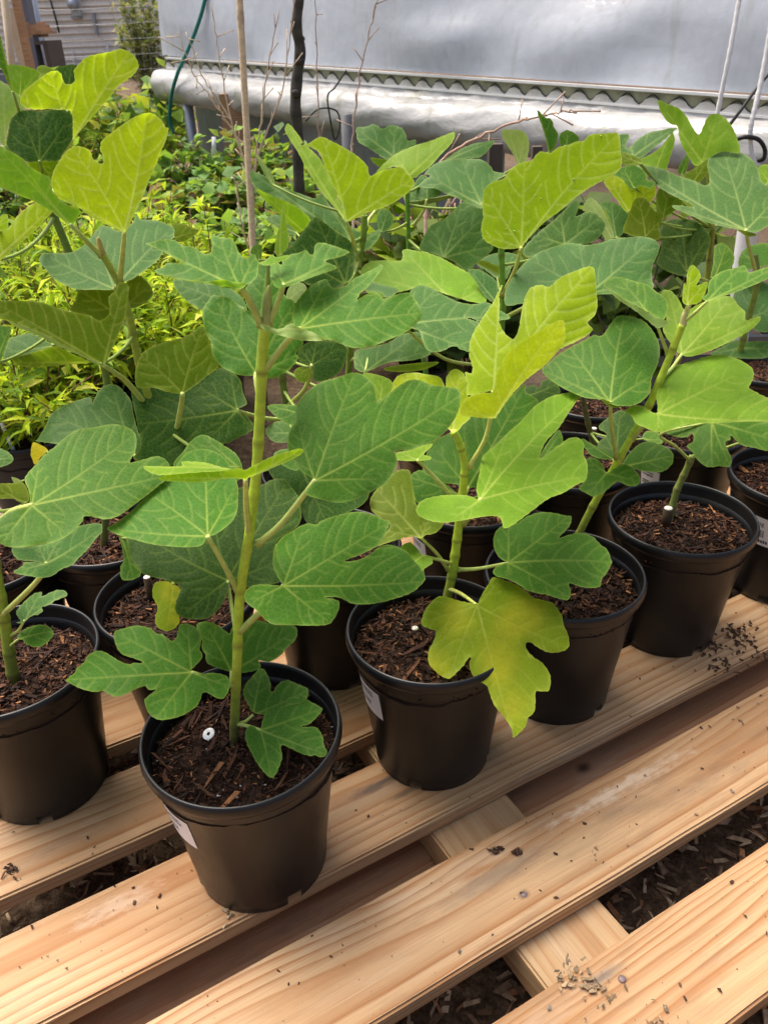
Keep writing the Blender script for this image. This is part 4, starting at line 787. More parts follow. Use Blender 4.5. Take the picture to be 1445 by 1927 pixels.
# ---- O : rear plant
O = fig(.095, 1.045, 'fig with slim upright bright green stem rising through dry straw coloured twigs', 1, 5.5)
O.stem([(820,820,1.04),(785,600,1.03),(772,500,1.02),(769,467,1.02),(767,400,1.015),(766,362,1.01)], .005, .0036, green=(.13,.34,.04), nodes=4)
O.leaf('U3', '510,520 560,470 600,445 560,420 640,350 760,320 900,315 990,325 1050,370 1080,410 1165,430 1110,470 1050,540 1000,640 985,690 900,660 800,610 720,580 640,540 560,535', '988,665', '610,450 840,330 1090,420', .99, 42, 0, 'b', wave=1.3)
O.leaf('U3', '45,80 110,75 180,55 240,90 300,60 380,80 410,120 430,180 485,170 480,220 400,250 330,300 270,320 200,280 130,230 60,190 45,140', '325,300', '60,100 330,80 470,190', 1.10, 35, 0, 'b', wave=1.3)
O.leaf('U3', '145,310 200,310 290,330 260,380 200,370', '280,340', '', 1.12, 20, 0, 'l', wave=.3)
O.leaf('U3', '690,340 800,260 900,210 1075,180 1050,230 980,300 900,310 780,320', '720,330', '1060,190', 1.10, 40, 0, 'b', wave=.6)
O.leaf('U3', '440,635 460,560 500,470 560,440 680,570 640,600 570,622 520,632', '575,620', '570,450 460,600', 1.02, 40, 0, 'b', (1.02,(777,425),(795,400)))
O.leaf('U3', '520,1000 540,920 600,820 700,770 790,690 850,640 950,680 1000,720 1000,900 1075,980 1000,1060 900,1140 850,1155 780,1090 700,1060 620,1030', '695,1062', '980,770 830,680 1050,980 640,840', .92, 24, 0, 'b')
O.leaf('U3', '195,780 220,700 280,700 320,760 300,830 230,870', '230,865', '280,710', .97, 25, 0, 'b', wave=.4)
O.leaf('U7', '220,180 300,175 370,185 410,230 420,310 400,400 340,440 300,360 250,280 220,230', '345,438', '270,190 390,210', 1.12, 10, 0, 'p', wave=.6)
O.leaf('U7', '480,30 540,80 590,100 610,160 640,210 620,300 570,345 550,260 520,160', '570,345', '500,50', 1.14, 10, 20, 'g', wave=.8)
O.leaf('U7', '650,220 700,180 760,200 800,250 730,290 660,300', '700,300', '710,190', 1.14, 10, 0, 'g', wave=.5)
# ---- L : upper left plant
Lp = fig(-.318, .808, 'fig with an upward swept bright leaf and a square dark leaf at its top', 2, .2)
Lp.stem([(195,1050,.80),(205,860,.80),(202,720,.79),(180,640,.785),(150,540,.78),(128,470,.775),(112,430,.772),(98,396,.77)], .0062, .0048, green=(.14,.25,.04), nodes=7)
Lp.leaf('T1', '545,735 555,650 550,560 520,510 400,500 270,505 190,490 155,450 160,410 190,360 250,310 310,265 370,225 420,212 460,230 480,290 510,318 560,300 565,260 560,210 600,160 650,110 720,90 800,75 860,60 905,48 970,65 1020,110 1048,180 1000,250 900,320 840,400 780,470 700,560 620,650', '548,733', '960,90 385,240 180,440', .735, 16, 0, 'y', (.77,(100,398),(118,300)), cup=-.08, wave=.7)
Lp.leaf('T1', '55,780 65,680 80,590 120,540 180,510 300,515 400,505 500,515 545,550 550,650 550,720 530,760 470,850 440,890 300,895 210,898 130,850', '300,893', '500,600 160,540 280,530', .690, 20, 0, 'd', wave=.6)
Lp.leaf('T1', '210,900 300,896 440,892 400,1000 370,1020 300,980 240,945', '300,900', '380,1010', .70, 0, 0, 'o', wave=.3)
Lp.leaf('T1', '60,170 150,172 220,185 280,210 305,245 280,290 210,350 180,395 150,400 100,360 80,300 60,240', '150,400', '160,190 285,220', .80, 20, 0, 'l', wave=.6)
Lp.leaf('T1', '-20,240 0,280 60,320 110,370 155,410 170,470 190,510 120,540 80,590 55,700 50,780 0,740 -40,600 -40,300', '45,775', '20,290 140,430', .75, 15, 0, 'p', wave=.6)
Lp.leaf('T1', '450,1180 400,1270 330,1350 250,1430 160,1510 0,1650 -60,1700 -60,1480 0,1400 65,1400 100,1350 160,1280 240,1220 330,1185', '-40,1640', '435,1190 -40,1480', .610, 25, 0, 'y', wave=.6)
Lp.leaf('T1', '0,1310 50,1290 65,1320 60,1400 0,1420 -40,1440 -40,1330', '-40,1420', '50,1300', .615, 25, 0, 'y', wave=.3)
Lp.leaf('T1', '-30,-60 0,-60 20,0 45,110 70,200 105,375 60,300 20,210 -20,150', '100,370', '0,-40', .70, 10, 20, 'g', wave=.2)
Lp.leaf('T1', '280,190 330,172 400,200 410,240 340,240 300,230', '400,240', '', .95, 30, 0, 'o', wave=.3)
Lp.leaf('T1', '430,200 480,175 560,165 590,190 580,290 530,320 480,300', '520,320', '540,180', .95, 20, 0, 'd', wave=.3)
Lp.leaf('T2', '30,1095 70,960 150,925 230,910 320,950 400,1005 300,1040 200,1070 100,1090', '390,1005', '60,1050', .70, 40, 0, 'b', more=[('90,1095 200,1070 300,1040 420,1010 560,1070 680,1130 560,1140 400,1155 250,1168 140,1150', '675,1130', '130,1130', .70, -15, 0, 'o', 0)], wave=.5)
Lp.leaf('T2', '-40,880 80,865 70,950 30,1060 0,1140 -40,1150', '-30,1140', '70,880', .60, 25, 0, 'g', wave=.3)
Lp.leaf('T3', '235,600 250,535 290,540 365,590 310,640 270,700 240,640', '350,600', '250,550', .80, 15, 0, 'w', wave=.4)
Lp.leaf('T3', '90,790 165,820 120,845', '160,825', '', .70, 15, 0, 'p', wave=.2, teeth=0)
Lp.leaf('T2', '1300,90 1370,85 1445,110 1500,140 1420,200 1370,220 1320,190', '1320,190', '1480,140', .80, 20, 0, 'o', wave=.4)
Lp.leaf('T4', '345,430 480,430 640,455 760,480 860,560 900,660 800,700 640,690 500,620 400,540', '880,640', '380,460 560,630', .60, 40, 0, 'b', wave=.6)
# ---- P9, P10 : pots whose plants are out of view
P9 = fig(-.446, .762, 'black pot of reddish bark beside the stocky fig, its plant mostly hidden', 3, 1.3)
P9.stem([(-60,1060,.77),(-75,960,.77),(-80,860,.77)], .006, .005)
P9.leaf('PX', '-80,860 -120,800 -100,720 -40,700 -10,740 -20,820 -50,860', '-75,860', '-50,710', .76, 30, 0, 'g')
PD = fig(.625, 1.235, 'potted fig in the corner beside the slanted thick stem, red bark showing', 2, 2.0)
PD.stem([(1475,690,1.24),(1490,600,1.24),(1500,480,1.24)], .006, .005)
PD.leaf('PX', '1500,480 1470,430 1490,360 1550,350 1590,400 1570,470', '1505,478', '1540,360', 1.22, 30, 0, 'b')
# ================================================================== background: potted shrubs and ground cover
def foliage(pts, dirs, L, Wd, cols, tr=.35, bend=.25):
    """small bent leaves: each two quads folded at the midrib"""
    n = len(pts); V = np.zeros((n, 6, 3)); 
    d = dirs/np.linalg.norm(dirs, axis=1)[:,None]; up = np.tile([0,0,1.], (n,1))+rng.normal(size=(n,3))*.35
    s_ = np.cross(d, up); s_ /= np.linalg.norm(s_, axis=1)[:,None]+1e-9; u = np.cross(s_, d)
    L = np.broadcast_to(L, (n,))[:,None]; Wd = np.broadcast_to(Wd, (n,))[:,None]
    V[:,0] = pts; V[:,1] = pts+d*L*.45+s_*Wd*.5+u*L*.05; V[:,2] = pts+d*L*.5-u*Wd*.12; V[:,3] = pts+d*L*.45-s_*Wd*.5+u*L*.05
    V[:,4] = pts+d*L-u*L*bend; V[:,5] = pts+d*L*.8-u*L*bend*.5
    F = np.array([[0,1,2],[0,2,3],[1,5,2],[2,5,3],[1,4,5],[5,4,3]])
    f = (F[None]+np.arange(n)[:,None,None]*6).reshape(-1, 3)
    c = np.repeat(cols, 6, 0); c = np.concatenate([c, np.full((len(c),1), tr)], 1)
    return V.reshape(-1, 3), f, c
def plant_mass(name, loc, label, cat, group, stems, spread, height, nleaf, L, ratio, cols, base=GZ, pot=None, lean=(0,0), bark=(.12,.075,.05), droop=.25, shape='up'):
    e = empty(name, (loc[0], loc[1], base), label, cat, group)
    z0 = 0
    if pot:
        p = bpy.data.objects.new('pot', POT); C.objects.link(p); p.parent = e; p.scale = (pot,)*3; p.rotation_euler = (0,0,rng.uniform(0,6))
        k = rng.integers(1, 4)
        a = bpy.data.objects.new('soil', SOILS[k][0]); C.objects.link(a); a.parent = e; a.scale = (pot,)*3
        b = bpy.data.objects.new('bark_mulch', SOILS[k][1]); C.objects.link(b); b.parent = e; b.scale = (pot,)*3; b['kind'] = 'stuff'
        z0 = .138*pot
    mb = MB(); P, D = [], []
    for i in range(stems):
        an = rng.uniform(0, 6.283); rr = spread*math.sqrt(rng.random()); h = height*rng.uniform(.6, 1.0)
        p0 = np.array([.012*math.cos(an), .012*math.sin(an), z0-.004])
        p2 = np.array([rr*math.cos(an)+lean[0], rr*math.sin(an)+lean[1], z0+(h if shape == 'up' else h*(1-.5*(rr/spread)**2))])
        p1 = p0*.5+p2*.5+np.array([*rng.normal(size=2)*spread*.15, height*.08])
        c = bez(p0, p1, p2, 7); mb.tube(c, np.linspace(.0022, .0008, 7), 5, np.array(bark)*rng.uniform(.7,1.3))
        m = max(4, nleaf//stems); t = rng.uniform(.22, 1.0, m)
        q = (1-t)[:,None]**2*p0+2*(t*(1-t))[:,None]*p1+(t*t)[:,None]*p2
        dr = rng.normal(size=(m,3))*np.array([1,1,.55])+(p2-p1)/np.linalg.norm(p2-p1)*.55+np.array([0,0,.15])
        P.append(q+rng.normal(size=(m,3))*.006); D.append(dr)
    mb.build('twigs', M_TWIG, e)
    P = np.concatenate(P); D = np.concatenate(D); n = len(P)
    cc = np.array(cols)[rng.integers(0, len(cols), n)]*rng.uniform(.75, 1.25, (n,1))
    LL = L*rng.uniform(.6, 1.2, n)
    v, f, c = foliage(P, D, LL, LL*ratio, cc, bend=droop)
    o = mesh_obj('foliage', v, f, M_FOL, e, True, c); o['kind'] = 'stuff'
    return e
YS = [(.40,.52,.02),(.52,.58,.025),(.28,.42,.02),(.60,.60,.10),(.20,.32,.025),(.12,.22,.02),(.36,.50,.03),(.48,.56,.03)]
GS = 'yellow green shrubs in nursery pots behind the figs'
shr = [(30,1.24,.26,'yellow green shrub in a black pot with a slim white tag beside the gravel',1.25),(150,1.42,.30,'dense golden shrub growing behind the olive folded fig leaf',1.2),(262,1.52,.30,'golden shrub with orange tinged tips below the V shaped leaf',1.2),
 (335,1.50,.25,'low golden shrub between the ringed fig stem and the tall front stem',1.2),(80,1.72,.34,'golden shrub partly hidden by the dark square fig leaf',1.2),(200,1.80,.34,'bushy golden shrub in front of the round leaved ground cover',1.2),(300,1.86,.34,'narrow leaved golden shrub next to the bamboo cane',1.2),(395,1.78,.30,'sparse golden shrub at the foot of the bamboo cane',1.2)]
for px, Y, h, lab, ps in shr:
    X = at_y(px, 700, Y)[0]
    e = plant_mass('potted_shrub', (X, Y), lab, 'shrub', GS, 40, .18, h, 1250, .040, .25, YS, pot=ps, bark=(.20,.10,.06), shape='dome')
mb = MB(); p = at_y(12, 808, 1.16); mb.box(p+np.array([0,0,-.02]), (.006,.0012,.10), rotm((0,1,0), -.12)); tag(mb.build('plant_tag', M_WHITE), 'slim white plastic tag stuck in the shrub pot beside the gravel', 'tag')
mb = MB(); p = at_y(402, 268, 2.62); mb.box(p+np.array([0,0,-.01]), (.012,.0012,.05), rotm((0,1,0), .12)); tag(mb.build('plant_tag', M_WHITE), 'white plastic tag among the round leaved ground cover beside the bamboo cane', 'tag')
GC = [(.16,.29,.09),(.22,.36,.10),(.12,.22,.08),(.22,.35,.08),(.32,.42,.07),(.20,.12,.07)]
names = ['with pale lime tips','with coppery lower leaves','with red stems','of dense round leaves','of glossy round leaves','with trailing runners']
k = 0
for row, (Y, xs, h) in enumerate(((2.15,(40,140,232,330,425,520),.19),(2.55,(20,115,205,300,390,480,565),.25),(3.0,(80,175,270,360,450,540),.31))):
    for px in xs:
        X = at_y(px, 400, Y)[0]
        plant_mass('ground_cover_pot', (X, Y), ('front row','middle row','rear row')[row]+' nursery pot '+names[k % 6]+(', left of the golden shrubs' if False else ', by the bamboo cane' if 400 < px < 500 else ', by the dark sapling' if px >= 500 else ', by the golden shrubs'), 'potted plant', 'round leaved ground cover plants in black pots', 30, .17, h, 560, .048, .78, GC if k % 3 else GC[1:], pot=1.25, bark=(.22,.06,.05), shape='dome'); k += 1
# broad leaved vine on the wire fence, hedge by the house
VS = [(.20,.32,.05),(.30,.40,.05),(.13,.22,.06),(.40,.40,.05),(.10,.18,.05)]
for px, Y, lab in ((215,3.9,'broad leaved vine with lime leaves on the wire fence beside the film wall'),(265,4.3,'tall leafy vine next to the teal cord'),(160,4.4,'sparse reddish leaved vine behind the bright swept fig leaf')):
    X = at_y(px, 200, Y)[0]
    plant_mass('fence_vine', (X, Y), lab, 'vine', 'leafy vines along the fence', 30, .30, .62, 420, .085, .8, VS if px > 170 else VS+[(.25,.05,.04),(.32,.16,.10)], bark=(.14,.09,.06))
X = at_y(275, 60, 7.5)[0]
plant_mass('evergreen_shrub', (X, 7.5), 'tall evergreen shrub with glossy cream edged leaves at the corner of the house', 'shrub', None, 60, .30, 1.15, 1900, .075, .4, [(.16,.20,.09),(.30,.30,.16),(.10,.13,.06),(.42,.38,.20)], bark=(.2,.15,.1))
# broad fig leaves growing behind, under the rolled film
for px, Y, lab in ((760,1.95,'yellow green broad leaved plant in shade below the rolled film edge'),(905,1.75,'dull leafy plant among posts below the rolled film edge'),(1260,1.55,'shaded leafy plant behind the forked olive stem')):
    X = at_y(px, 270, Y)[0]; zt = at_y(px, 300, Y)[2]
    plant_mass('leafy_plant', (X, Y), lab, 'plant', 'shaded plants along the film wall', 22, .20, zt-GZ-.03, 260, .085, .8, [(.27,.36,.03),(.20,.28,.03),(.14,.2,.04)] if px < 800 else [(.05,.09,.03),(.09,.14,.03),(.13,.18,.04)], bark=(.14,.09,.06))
# ------------------------------------------------------------------ bamboo cane, dark sapling, dry plants
mb = MB(); c0 = at_y(477,480,1.62); c1 = at_y(448,-60,1.60); g0 = c0+(c0-c1)/(c0[2]-c1[2])*(GZ-c0[2]+.02) if False else c0
tpts = np.linspace(0, 1, 60)[:,None]; bp = (c0+(c0-c1)*((c0[2]-GZ)/(c1[2]-c0[2])))*(1-tpts)+c1*tpts
nod = np.abs((tpts[:,0]*6) % 1-.5); rr = .0066*(1-.12*tpts[:,0])*(1+.10*np.exp(-((nod)/.03)**2)); cl = np.array((.78,.62,.42))*(1-.35*np.exp(-(nod/.02)**2))[:,None]
mb.tube(bp, rr, 10, cl); tag(mb.build('bamboo_cane', M_TWIG), 'straight tan bamboo cane standing among the dry stems', 'cane')
sp = [at_y(*q) for q in ((572,640,2.05),(566,420,2.05),(562,330,2.04),(560,250,2.03),(556,200,2.02),(559,150,2.02),(565,95,2.01),(558,50,2.0),(562,0,2.0),(560,-60,2.0))]
e = empty('sapling', (sp[0][0], sp[0][1], GZ), 'slender dark grey sapling trunk with knobbly buds against the white film', 'sapling'); lo = np.array(e.location)
sp = [np.array([sp[0][0], sp[0][1], GZ+.0])]+sp
Q = catmull(sp, 10); u = np.linspace(0, 1, len(Q)); mb = MB()
mb.tube(Q-lo, (.0145-.004*u)*(1+.06*np.sin(u*57)), 12, np.array((.075,.068,.062))*(1+.2*np.sin(u*91))[:,None]); mb.build('trunk', M_TWIG, e)
for q in ((572,72),(549,40),(571,112),(552,172)):
    p = at_y(q[0], q[1], 2.0)-lo; mb = MB(); c = at_y(560, q[1]+6, 2.01)-lo; mb.tube([c, (c+p)/2, p], [.009,.008,.004], 8, (.06,.05,.045)); mb.build('bud_knob', M_TWIG, e)
def dry(name, root, tips, label, r0=.0022, col=(.62,.49,.35), fork=True):
    r = at_y(*root); e = empty(name, (r[0], r[1], GZ), label, 'dry plant'); lo = np.array(e.location)
    mb = MB(); mb.tube([lo-lo+np.array([0,0,.0]), r-lo], [r0*1.3, r0*1.2], 6, np.array(col)*.8)
    for path in tips:
        W_ = np.array([r]+[at_y(*q) for q in path]); Q = catmull(W_, 8)
        Q[1:-1] += rng.normal(size=(len(Q)-2,3))*.0012
        mb.tube(Q-lo, np.linspace(r0, r0*.4, len(Q)), 6, np.array(col)*rng.uniform(.75,1.15))
        if fork:
            for i in range(3, len(Q)-1, 3):
                d = (Q[i]-Q[i-1]); d = d/np.linalg.norm(d)*.02+rng.normal(size=3)*.012
                mb.tube([Q[i]-lo, Q[i]-lo+d*.6, Q[i]-lo+d*1.1], [r0*.45, r0*.35, r0*.5], 5, np.array(col)*rng.uniform(.7,1.1))
    mb.build('dry_stems', M_TWIG, e); return e
dry('dry_plant', (470,470,1.72), [[(478,400,1.72),(466,320,1.72),(430,220,1.72),(385,150,1.72),(350,60,1.72)],[(474,380,1.74),(455,290,1.74),(438,240,1.74),(415,120,1.74),(398,20,1.74)],[(478,330,1.7),(500,250,1.7),(528,180,1.7),(545,80,1.7),(560,-30,1.7)],[(480,300,1.7),(492,230,1.7),(500,150,1.7),(525,20,1.7)],[(470,300,1.73),(440,250,1.73),(400,190,1.73),(360,130,1.73),(335,60,1.73)],[(456,420,1.7),(445,350,1.7),(440,330,1.7)]], 'tall dry straw coloured branching stems around the bamboo cane')
dry('dry_plant', (602,300,1.95), [[(600,230,1.95),(597,120,1.95),(592,-30,1.95)]], 'single thin reddish dry stem rising in front of the white film beside the sapling', .0022, (.56,.40,.32))
dry('dry_plant', (660,330,1.85), [[(664,250,1.85),(676,140,1.85),(700,40,1.85),(716,-40,1.85)]], 'thin curved pinkish dry stem leaning over the rolled film', .0026, (.58,.42,.34))
dry('dry_plant', (800,330,1.45), [[(860,280,1.45),(930,245,1.44),(1000,222,1.43),(1050,212,1.42),(1088,208,1.41)]], 'long arching dry twig with seed buds above the drop beaded leaf', .0028, (.50,.35,.26))
r = at_y(800,470,2.0); e = empty('dry_plant', (r[0], r[1], GZ), 'tangle of cut straw coloured dry twigs around the slim green stem', 'dry plant'); lo = np.array(e.location); mb = MB()
p = bpy.data.objects.new('pot', POT); C.objects.link(p); p.parent = e; p.scale = (1.2,)*3
for k in range(110):
    a = rng.uniform(0, 6.283); q0 = np.array([*rng.normal(size=2)*.05, .20]); q1 = q0+np.array([*rng.normal(size=2)*.11, rng.uniform(.04, .24)])
    mb.tube([q0, (q0+q1)/2+rng.normal(size=3)*.008, q1], [.0030,.0025,.0018], 5, np.array([(.54,.31,.19),(.36,.24,.15),(.52,.40,.27),(.40,.22,.20)][k % 4])*rng.uniform(.7,1.15))
mb.build('dry_stems', M_TWIG, e)
# ================================================================== poly tunnel with rolled side
def film_mat(name, col, rough, tl, bumpscale=(6,6,3), algae=False, bs=.25):
    t = NT(name); co = t.n('TexCoord').outputs['Object']
    n = t.noise(t.scale(co, bumpscale), 2.2, 4, .55, .6); n2 = t.noise(co, 26, 4, .6); st = t.noise(t.scale(co, (30, 30, 3.5)), 1.0, 3, .6)
    c = t.mix(t.ramp(n2, [(.3, 0.0), (.8, .5)]), col, [x*.72 for x in col])
    c = t.mix(t.ramp(st, [(.58, 0.0), (.75, .35)]), c, (.36,.38,.30))
    if algae:
        al = t.noise(t.scale(co, (9, 9, 5)), 1.6, 5, .65)
        c = t.mix(t.ramp(al, [(.55, 0.0), (.72, .6)]), c, (.17,.18,.05))
    b = t.bump(t.math('ADD', n, t.math('MULTIPLY', n2, .12)), bs, .05)
    p = t.princ(color=c, rough=rough, spec=.6, normal=b)
    return t.surf(t.n('MixShader', {0: tl, 1: p, 2: t.n('BsdfTranslucent', {'Color': c}).outputs[0]}).outputs[0])
M_FILM = film_mat('poly_film', (.62,.67,.74), .10, .34, (1.2,1.2,.6), bs=.22); M_ROLL = film_mat('rolled_film', (.50,.50,.49), .16, .10, (4,4,8), True, .16)
M_ALU = simple('pale_channel_lip', (.66,.67,.66), .45, .4, 0, var=.2, scale=14)
M_ALGAE = simple('algae_channel', (.30,.30,.20), .8, .2, var=.6, scale=30, bump=.6)
M_BLACK = simple('black_cable', (.015,.015,.016), .45, .4)
M_GREY = simple('galvanised_steel', (.36,.39,.43), .4, .5, .6, var=.15)
RL = at_y(318, 111, 3.95); RR_ = at_y(1560, 196, 1.90); ru = RR_-RL; RLEN = np.linalg.norm(ru); ru = ru/RLEN
rn = np.array([ru[1], -ru[0], 0]); rn = rn/np.linalg.norm(rn); 
if rn[1] > 0: rn = -rn                                  # outward, towards the camera side
UPV = np.array([0,0,1.])
gh = empty('greenhouse', tuple(RL[:2])+(GZ,), 'film covered poly tunnel with its side rolled up above the potted figs', 'greenhouse'); gl = np.array(gh.location)
nu, nv = 160, 46; V = []
for j in range(nv+1):
    h = 2.0*(j/nv)
    for i in range(nu+1):
        s_ = RLEN*i/nu
        wr = .018*math.sin(s_*5.0+h*3)*math.exp(-h*1.2)+.010*math.sin(s_*13+1.3*math.sin(h*5))*math.exp(-h*2.0)+.020*math.sin(s_*2.1+h*6+math.sin(s_*3))*min(1, h*2)
        for (sc, hh, amp, wd) in ((RLEN*.62,.10,.016,.06),(RLEN*.72,.22,-.018,.09),(RLEN*.80,.12,.018,.07),(RLEN*.55,.3,.012,.1),(RLEN*.90,.28,-.02,.12)):
            wr += 1.8*amp*math.exp(-((h-hh-.06*math.sin((s_-sc)*6))/wd)**2-((s_-sc)/.30)**2)
        back = .10*h+.10*h*h
        V.append(RL+ru*s_+UPV*(.012+h)-rn*(back-.004)+rn*wr*min(1, h*12)-gl)
Fq = [(j*(nu+1)+i, j*(nu+1)+i+1, (j+1)*(nu+1)+i+1, (j+1)*(nu+1)+i) for j in range(nv) for i in range(nu)]
mesh_obj('film_wall', V, Fq, M_FILM, gh)
# end wall film turning away at the corner
V = []; 
for j in range(21):
    h = 2.0*j/20
    for i in range(13):
        d_ = 2.6*i/12; V.append(RL+UPV*(.012+h)-rn*(.10*h+.10*h*h)-rn*d_-ru*(.05+.02*math.sin(d_*6+h*4))-gl)
mesh_obj('end_film', V, [(j*13+i, j*13+i+1, (j+1)*13+i+1, (j+1)*13+i) for j in range(20) for i in range(12)], M_FILM, gh)
def rail_box(name, s0, s1, up, out, hh, dd, mat):
    mb = MB(); c = RL+ru*(s0+s1)/2+UPV*up+rn*out-gl; Mx = np.stack([ru, -rn, np.cross(ru, -rn)], 1); mb.box(c, (s1-s0, dd, hh), Mx); return mb.build(name, mat, gh, False)
rail_box('wire_channel', 0, RLEN, -.014, .004, .030, .010, M_ALGAE)
rail_box('channel_lip', 0, RLEN, .0045, .010, .006, .016, M_ALU)
rail_box('channel_lip', 0, RLEN, -.0325, .010, .005, .014, M_ALU)
per = .072; ss = np.arange(0, RLEN, per/12)
mb = MB(); mb.tube(np.array([RL+ru*s_+UPV*(-.015+.0105*math.sin(s_/per*2*math.pi))+rn*.012-gl for s_ in ss]), .0015, 6, (1,1,1)); mb.build('wiggle_wire', M_BLACK, gh)
for k in range(int(RLEN/per)):                                # film pinched into scallops under each loop of the wire
    s0 = (k+.25)*per; V = [RL+ru*(s0-per*.5)+UPV*-.030+rn*.0125-gl]
    for q in range(9):
        x = (q/8-.5)*per*.96; V.append(RL+ru*(s0+x)+UPV*(-.030+.0195*max(0, math.cos(x/per*math.pi*1.02))**.75)+rn*(.0135+.002*math.cos(x/per*6))-gl)
    V.append(RL+ru*(s0+per*.5)+UPV*-.030+rn*.0125-gl)
    mesh_obj('film_scallop', V, [(0, q+1, q+2, 10) if q < 8 and False else (0, q+1, q+2) for q in range(8)]+[(0, 9, 10)], M_ROLL, gh)
V = []
for j in range(5):
    for i in range(261):
        s_ = RLEN*i/260; V.append(RL+ru*s_+UPV*(-.034-.011*j)+rn*(.012+.0035*j*j+.0016*math.sin(s_*87)*(1-j/5)+.002*math.sin(s_*29+j))-gl)
mesh_obj('film_apron', V, [(j*261+i, (j+1)*261+i, (j+1)*261+i+1, j*261+i+1) for j in range(4) for i in range(260)], M_ROLL, gh)
nA, nS = 36, 260; V = []                                        # rolled up film, lumpy
for i in range(nS+1):
    s_ = -.05+(RLEN+.05)*i/nS; sag = .020*math.sin(math.pi*min(1, max(0, s_/RLEN)))
    for a in range(nA):
        an = a/nA*2*math.pi
        r_ = .062+.0035*math.sin(s_*7)+.0022*math.sin(an*3+s_*9)+.0015*math.sin(an*7-s_*23)+.0012*math.sin(s_*61+an*2)
        if i == 0: r_ *= .35
        if i == 1: r_ *= .8
        V.append(RL+ru*s_+UPV*(-.096-sag)+rn*.028+r_*(math.cos(an)*rn+math.sin(an)*UPV*1.0)-gl)
mesh_obj('rolled_film', V, [(i*nA+a, i*nA+(a+1) % nA, (i+1)*nA+(a+1) % nA, (i+1)*nA+a) for i in range(nS) for a in range(nA)]+[tuple(range(nA))], M_ROLL, gh)
V = []                                                         # fixed lower film set back inside
for j in range(5):
    for i in range(25):
        s_ = .05+1.75*i/24; V.append(RL+ru*s_+UPV*(-.12-(RL[2]-GZ-.12)*j/4)-rn*(.06+.006*math.sin(s_*11+j))-gl)
mesh_obj('lower_film', V, [(j*25+i, j*25+i+1, (j+1)*25+i+1, (j+1)*25+i) for j in range(4) for i in range(24)], film_mat('dull_film', (.24,.27,.27), .3, .15), gh)
def post(name, px, py, Y, r, mat, top=None, square=False):
    a = at_y(px, py, Y); b = np.array([a[0], a[1], GZ-.03]); mb = MB()
    if square: mb.box((a+b)/2-gl, (r*2, r*2, a[2]-b[2]))
    else: mb.tube(np.array([b, (a+b)/2, a])-gl, r, 12)
    return mb.build(name, mat, gh, not square)
post('post', 349, 165, 3.80, .022, M_GREY); post('post', 652, 215, 2.80, .019, simple('dark_post', (.10,.105,.115), .5)); post('post', 437, 175, 3.52, .045, M_LUMBER, square=True)
M_DKW = simple('weathered_wood', (.09,.07,.055), .8); post('post', 932, 270, 2.35, .018, M_DKW, square=True); post('post', 1010, 275, 2.2, .012, M_DKW, square=True)
# ------------------------------------------------------------------ ropes, cables
def cord(name, pts, r, mat, label, cat='rope', seg=8, twist=None):
    Q = catmull([at_y(*q) for q in pts], 14); mb = MB(); n = len(Q)
    rr = r*(1+(.10*np.sin(np.arange(n)*2.1) if twist else 0)*np.ones(n)); mb.tube(Q, rr, seg); return tag(mb.build(name, mat), label, cat)
M_ROPE = simple('white_rope', (.88,.88,.88), .7, .3, var=.25, scale=400, bump=.8)
cord('rope', [(1400,-60,1.93),(1390,0,1.93),(1372,100,1.92),(1349,214,1.92),(1340,270,1.92)], .0052, M_ROPE, 'white braided rope hanging straight down the film wall', twist=True)
cord('rope', [(1462,-40,1.86),(1448,60,1.86),(1430,160,1.85),(1413,232,1.84),(1411,270,1.84),(1416,300,1.84),(1426,312,1.84)], .0054, M_ROPE, 'white braided rope ending in a bend beside the black cable loop', twist=True)
cord('cable', [(1470,110,1.88),(1424,165,1.86),(1395,205,1.85),(1368,240,1.85)], .0035, M_BLACK, 'black cable crossing behind the white ropes', 'cable')
cord('cable', [(1380,265,1.84),(1400,258,1.83),(1425,262,1.83),(1438,280,1.83),(1436,298,1.83),(1424,303,1.84)], .0045, M_BLACK, 'black cable loop hooked around the white rope end', 'cable')
cord('cable', [(652,132,2.75),(630,165,2.75),(617,180,2.75),(620,215,2.75),(630,262,2.75),(640,235,2.75),(632,208,2.75),(600,205,2.75),(575,228,2.75)], .0026, M_BLACK, 'thin black cable tangled below the rolled film near the sapling', 'cable')
M_TEAL = simple('teal_cord', (.01,.16,.13), .5, .4)
cord('cord', [(392,-30,3.7),(381,20,3.7),(364,70,3.72),(346,112,3.72),(334,140,3.72),(323,180,3.75),(320,225,3.78),(328,252,3.78)], .0075, M_TEAL, 'dark teal cord hanging at the corner of the film wall', 'cord')
# crate and pipe glimpsed at the right
ce = empty('crate', tuple(at_y(1350,440,1.42)[:2])+(GZ,), 'dark grey slatted plastic crate glimpsed behind the forked olive stem', 'crate'); cl_ = np.array(ce.location)
M_CR = simple('grey_crate_plastic', (.10,.105,.115), .5, .4)
for z in (.08,.12,.16,.20,.235):
    mb = MB(); mb.box((0,0,z), (.30,.012,.016)); mb.box((0,.2,z), (.30,.012,.016)); mb.box((-.144,.1,z), (.012,.188,.016)); mb.box((.144,.1,z), (.012,.188,.016)); mb.build('rim_slat', M_CR, ce, False)
for x in (-.142,-.05,.05,.142):
    mb = MB(); mb.box((x,-.001,.125), (.014,.008,.25)); mb.build('upright', M_CR, ce, False)
cord('pipe', [(1388,640,1.34),(1395,520,1.34),(1407,430,1.34),(1412,395,1.34)], .016, simple('white_pvc', (.74,.75,.78), .35, .5, var=.05), 'short white plastic pipe standing behind the thick branching stem', 'pipe', 16)
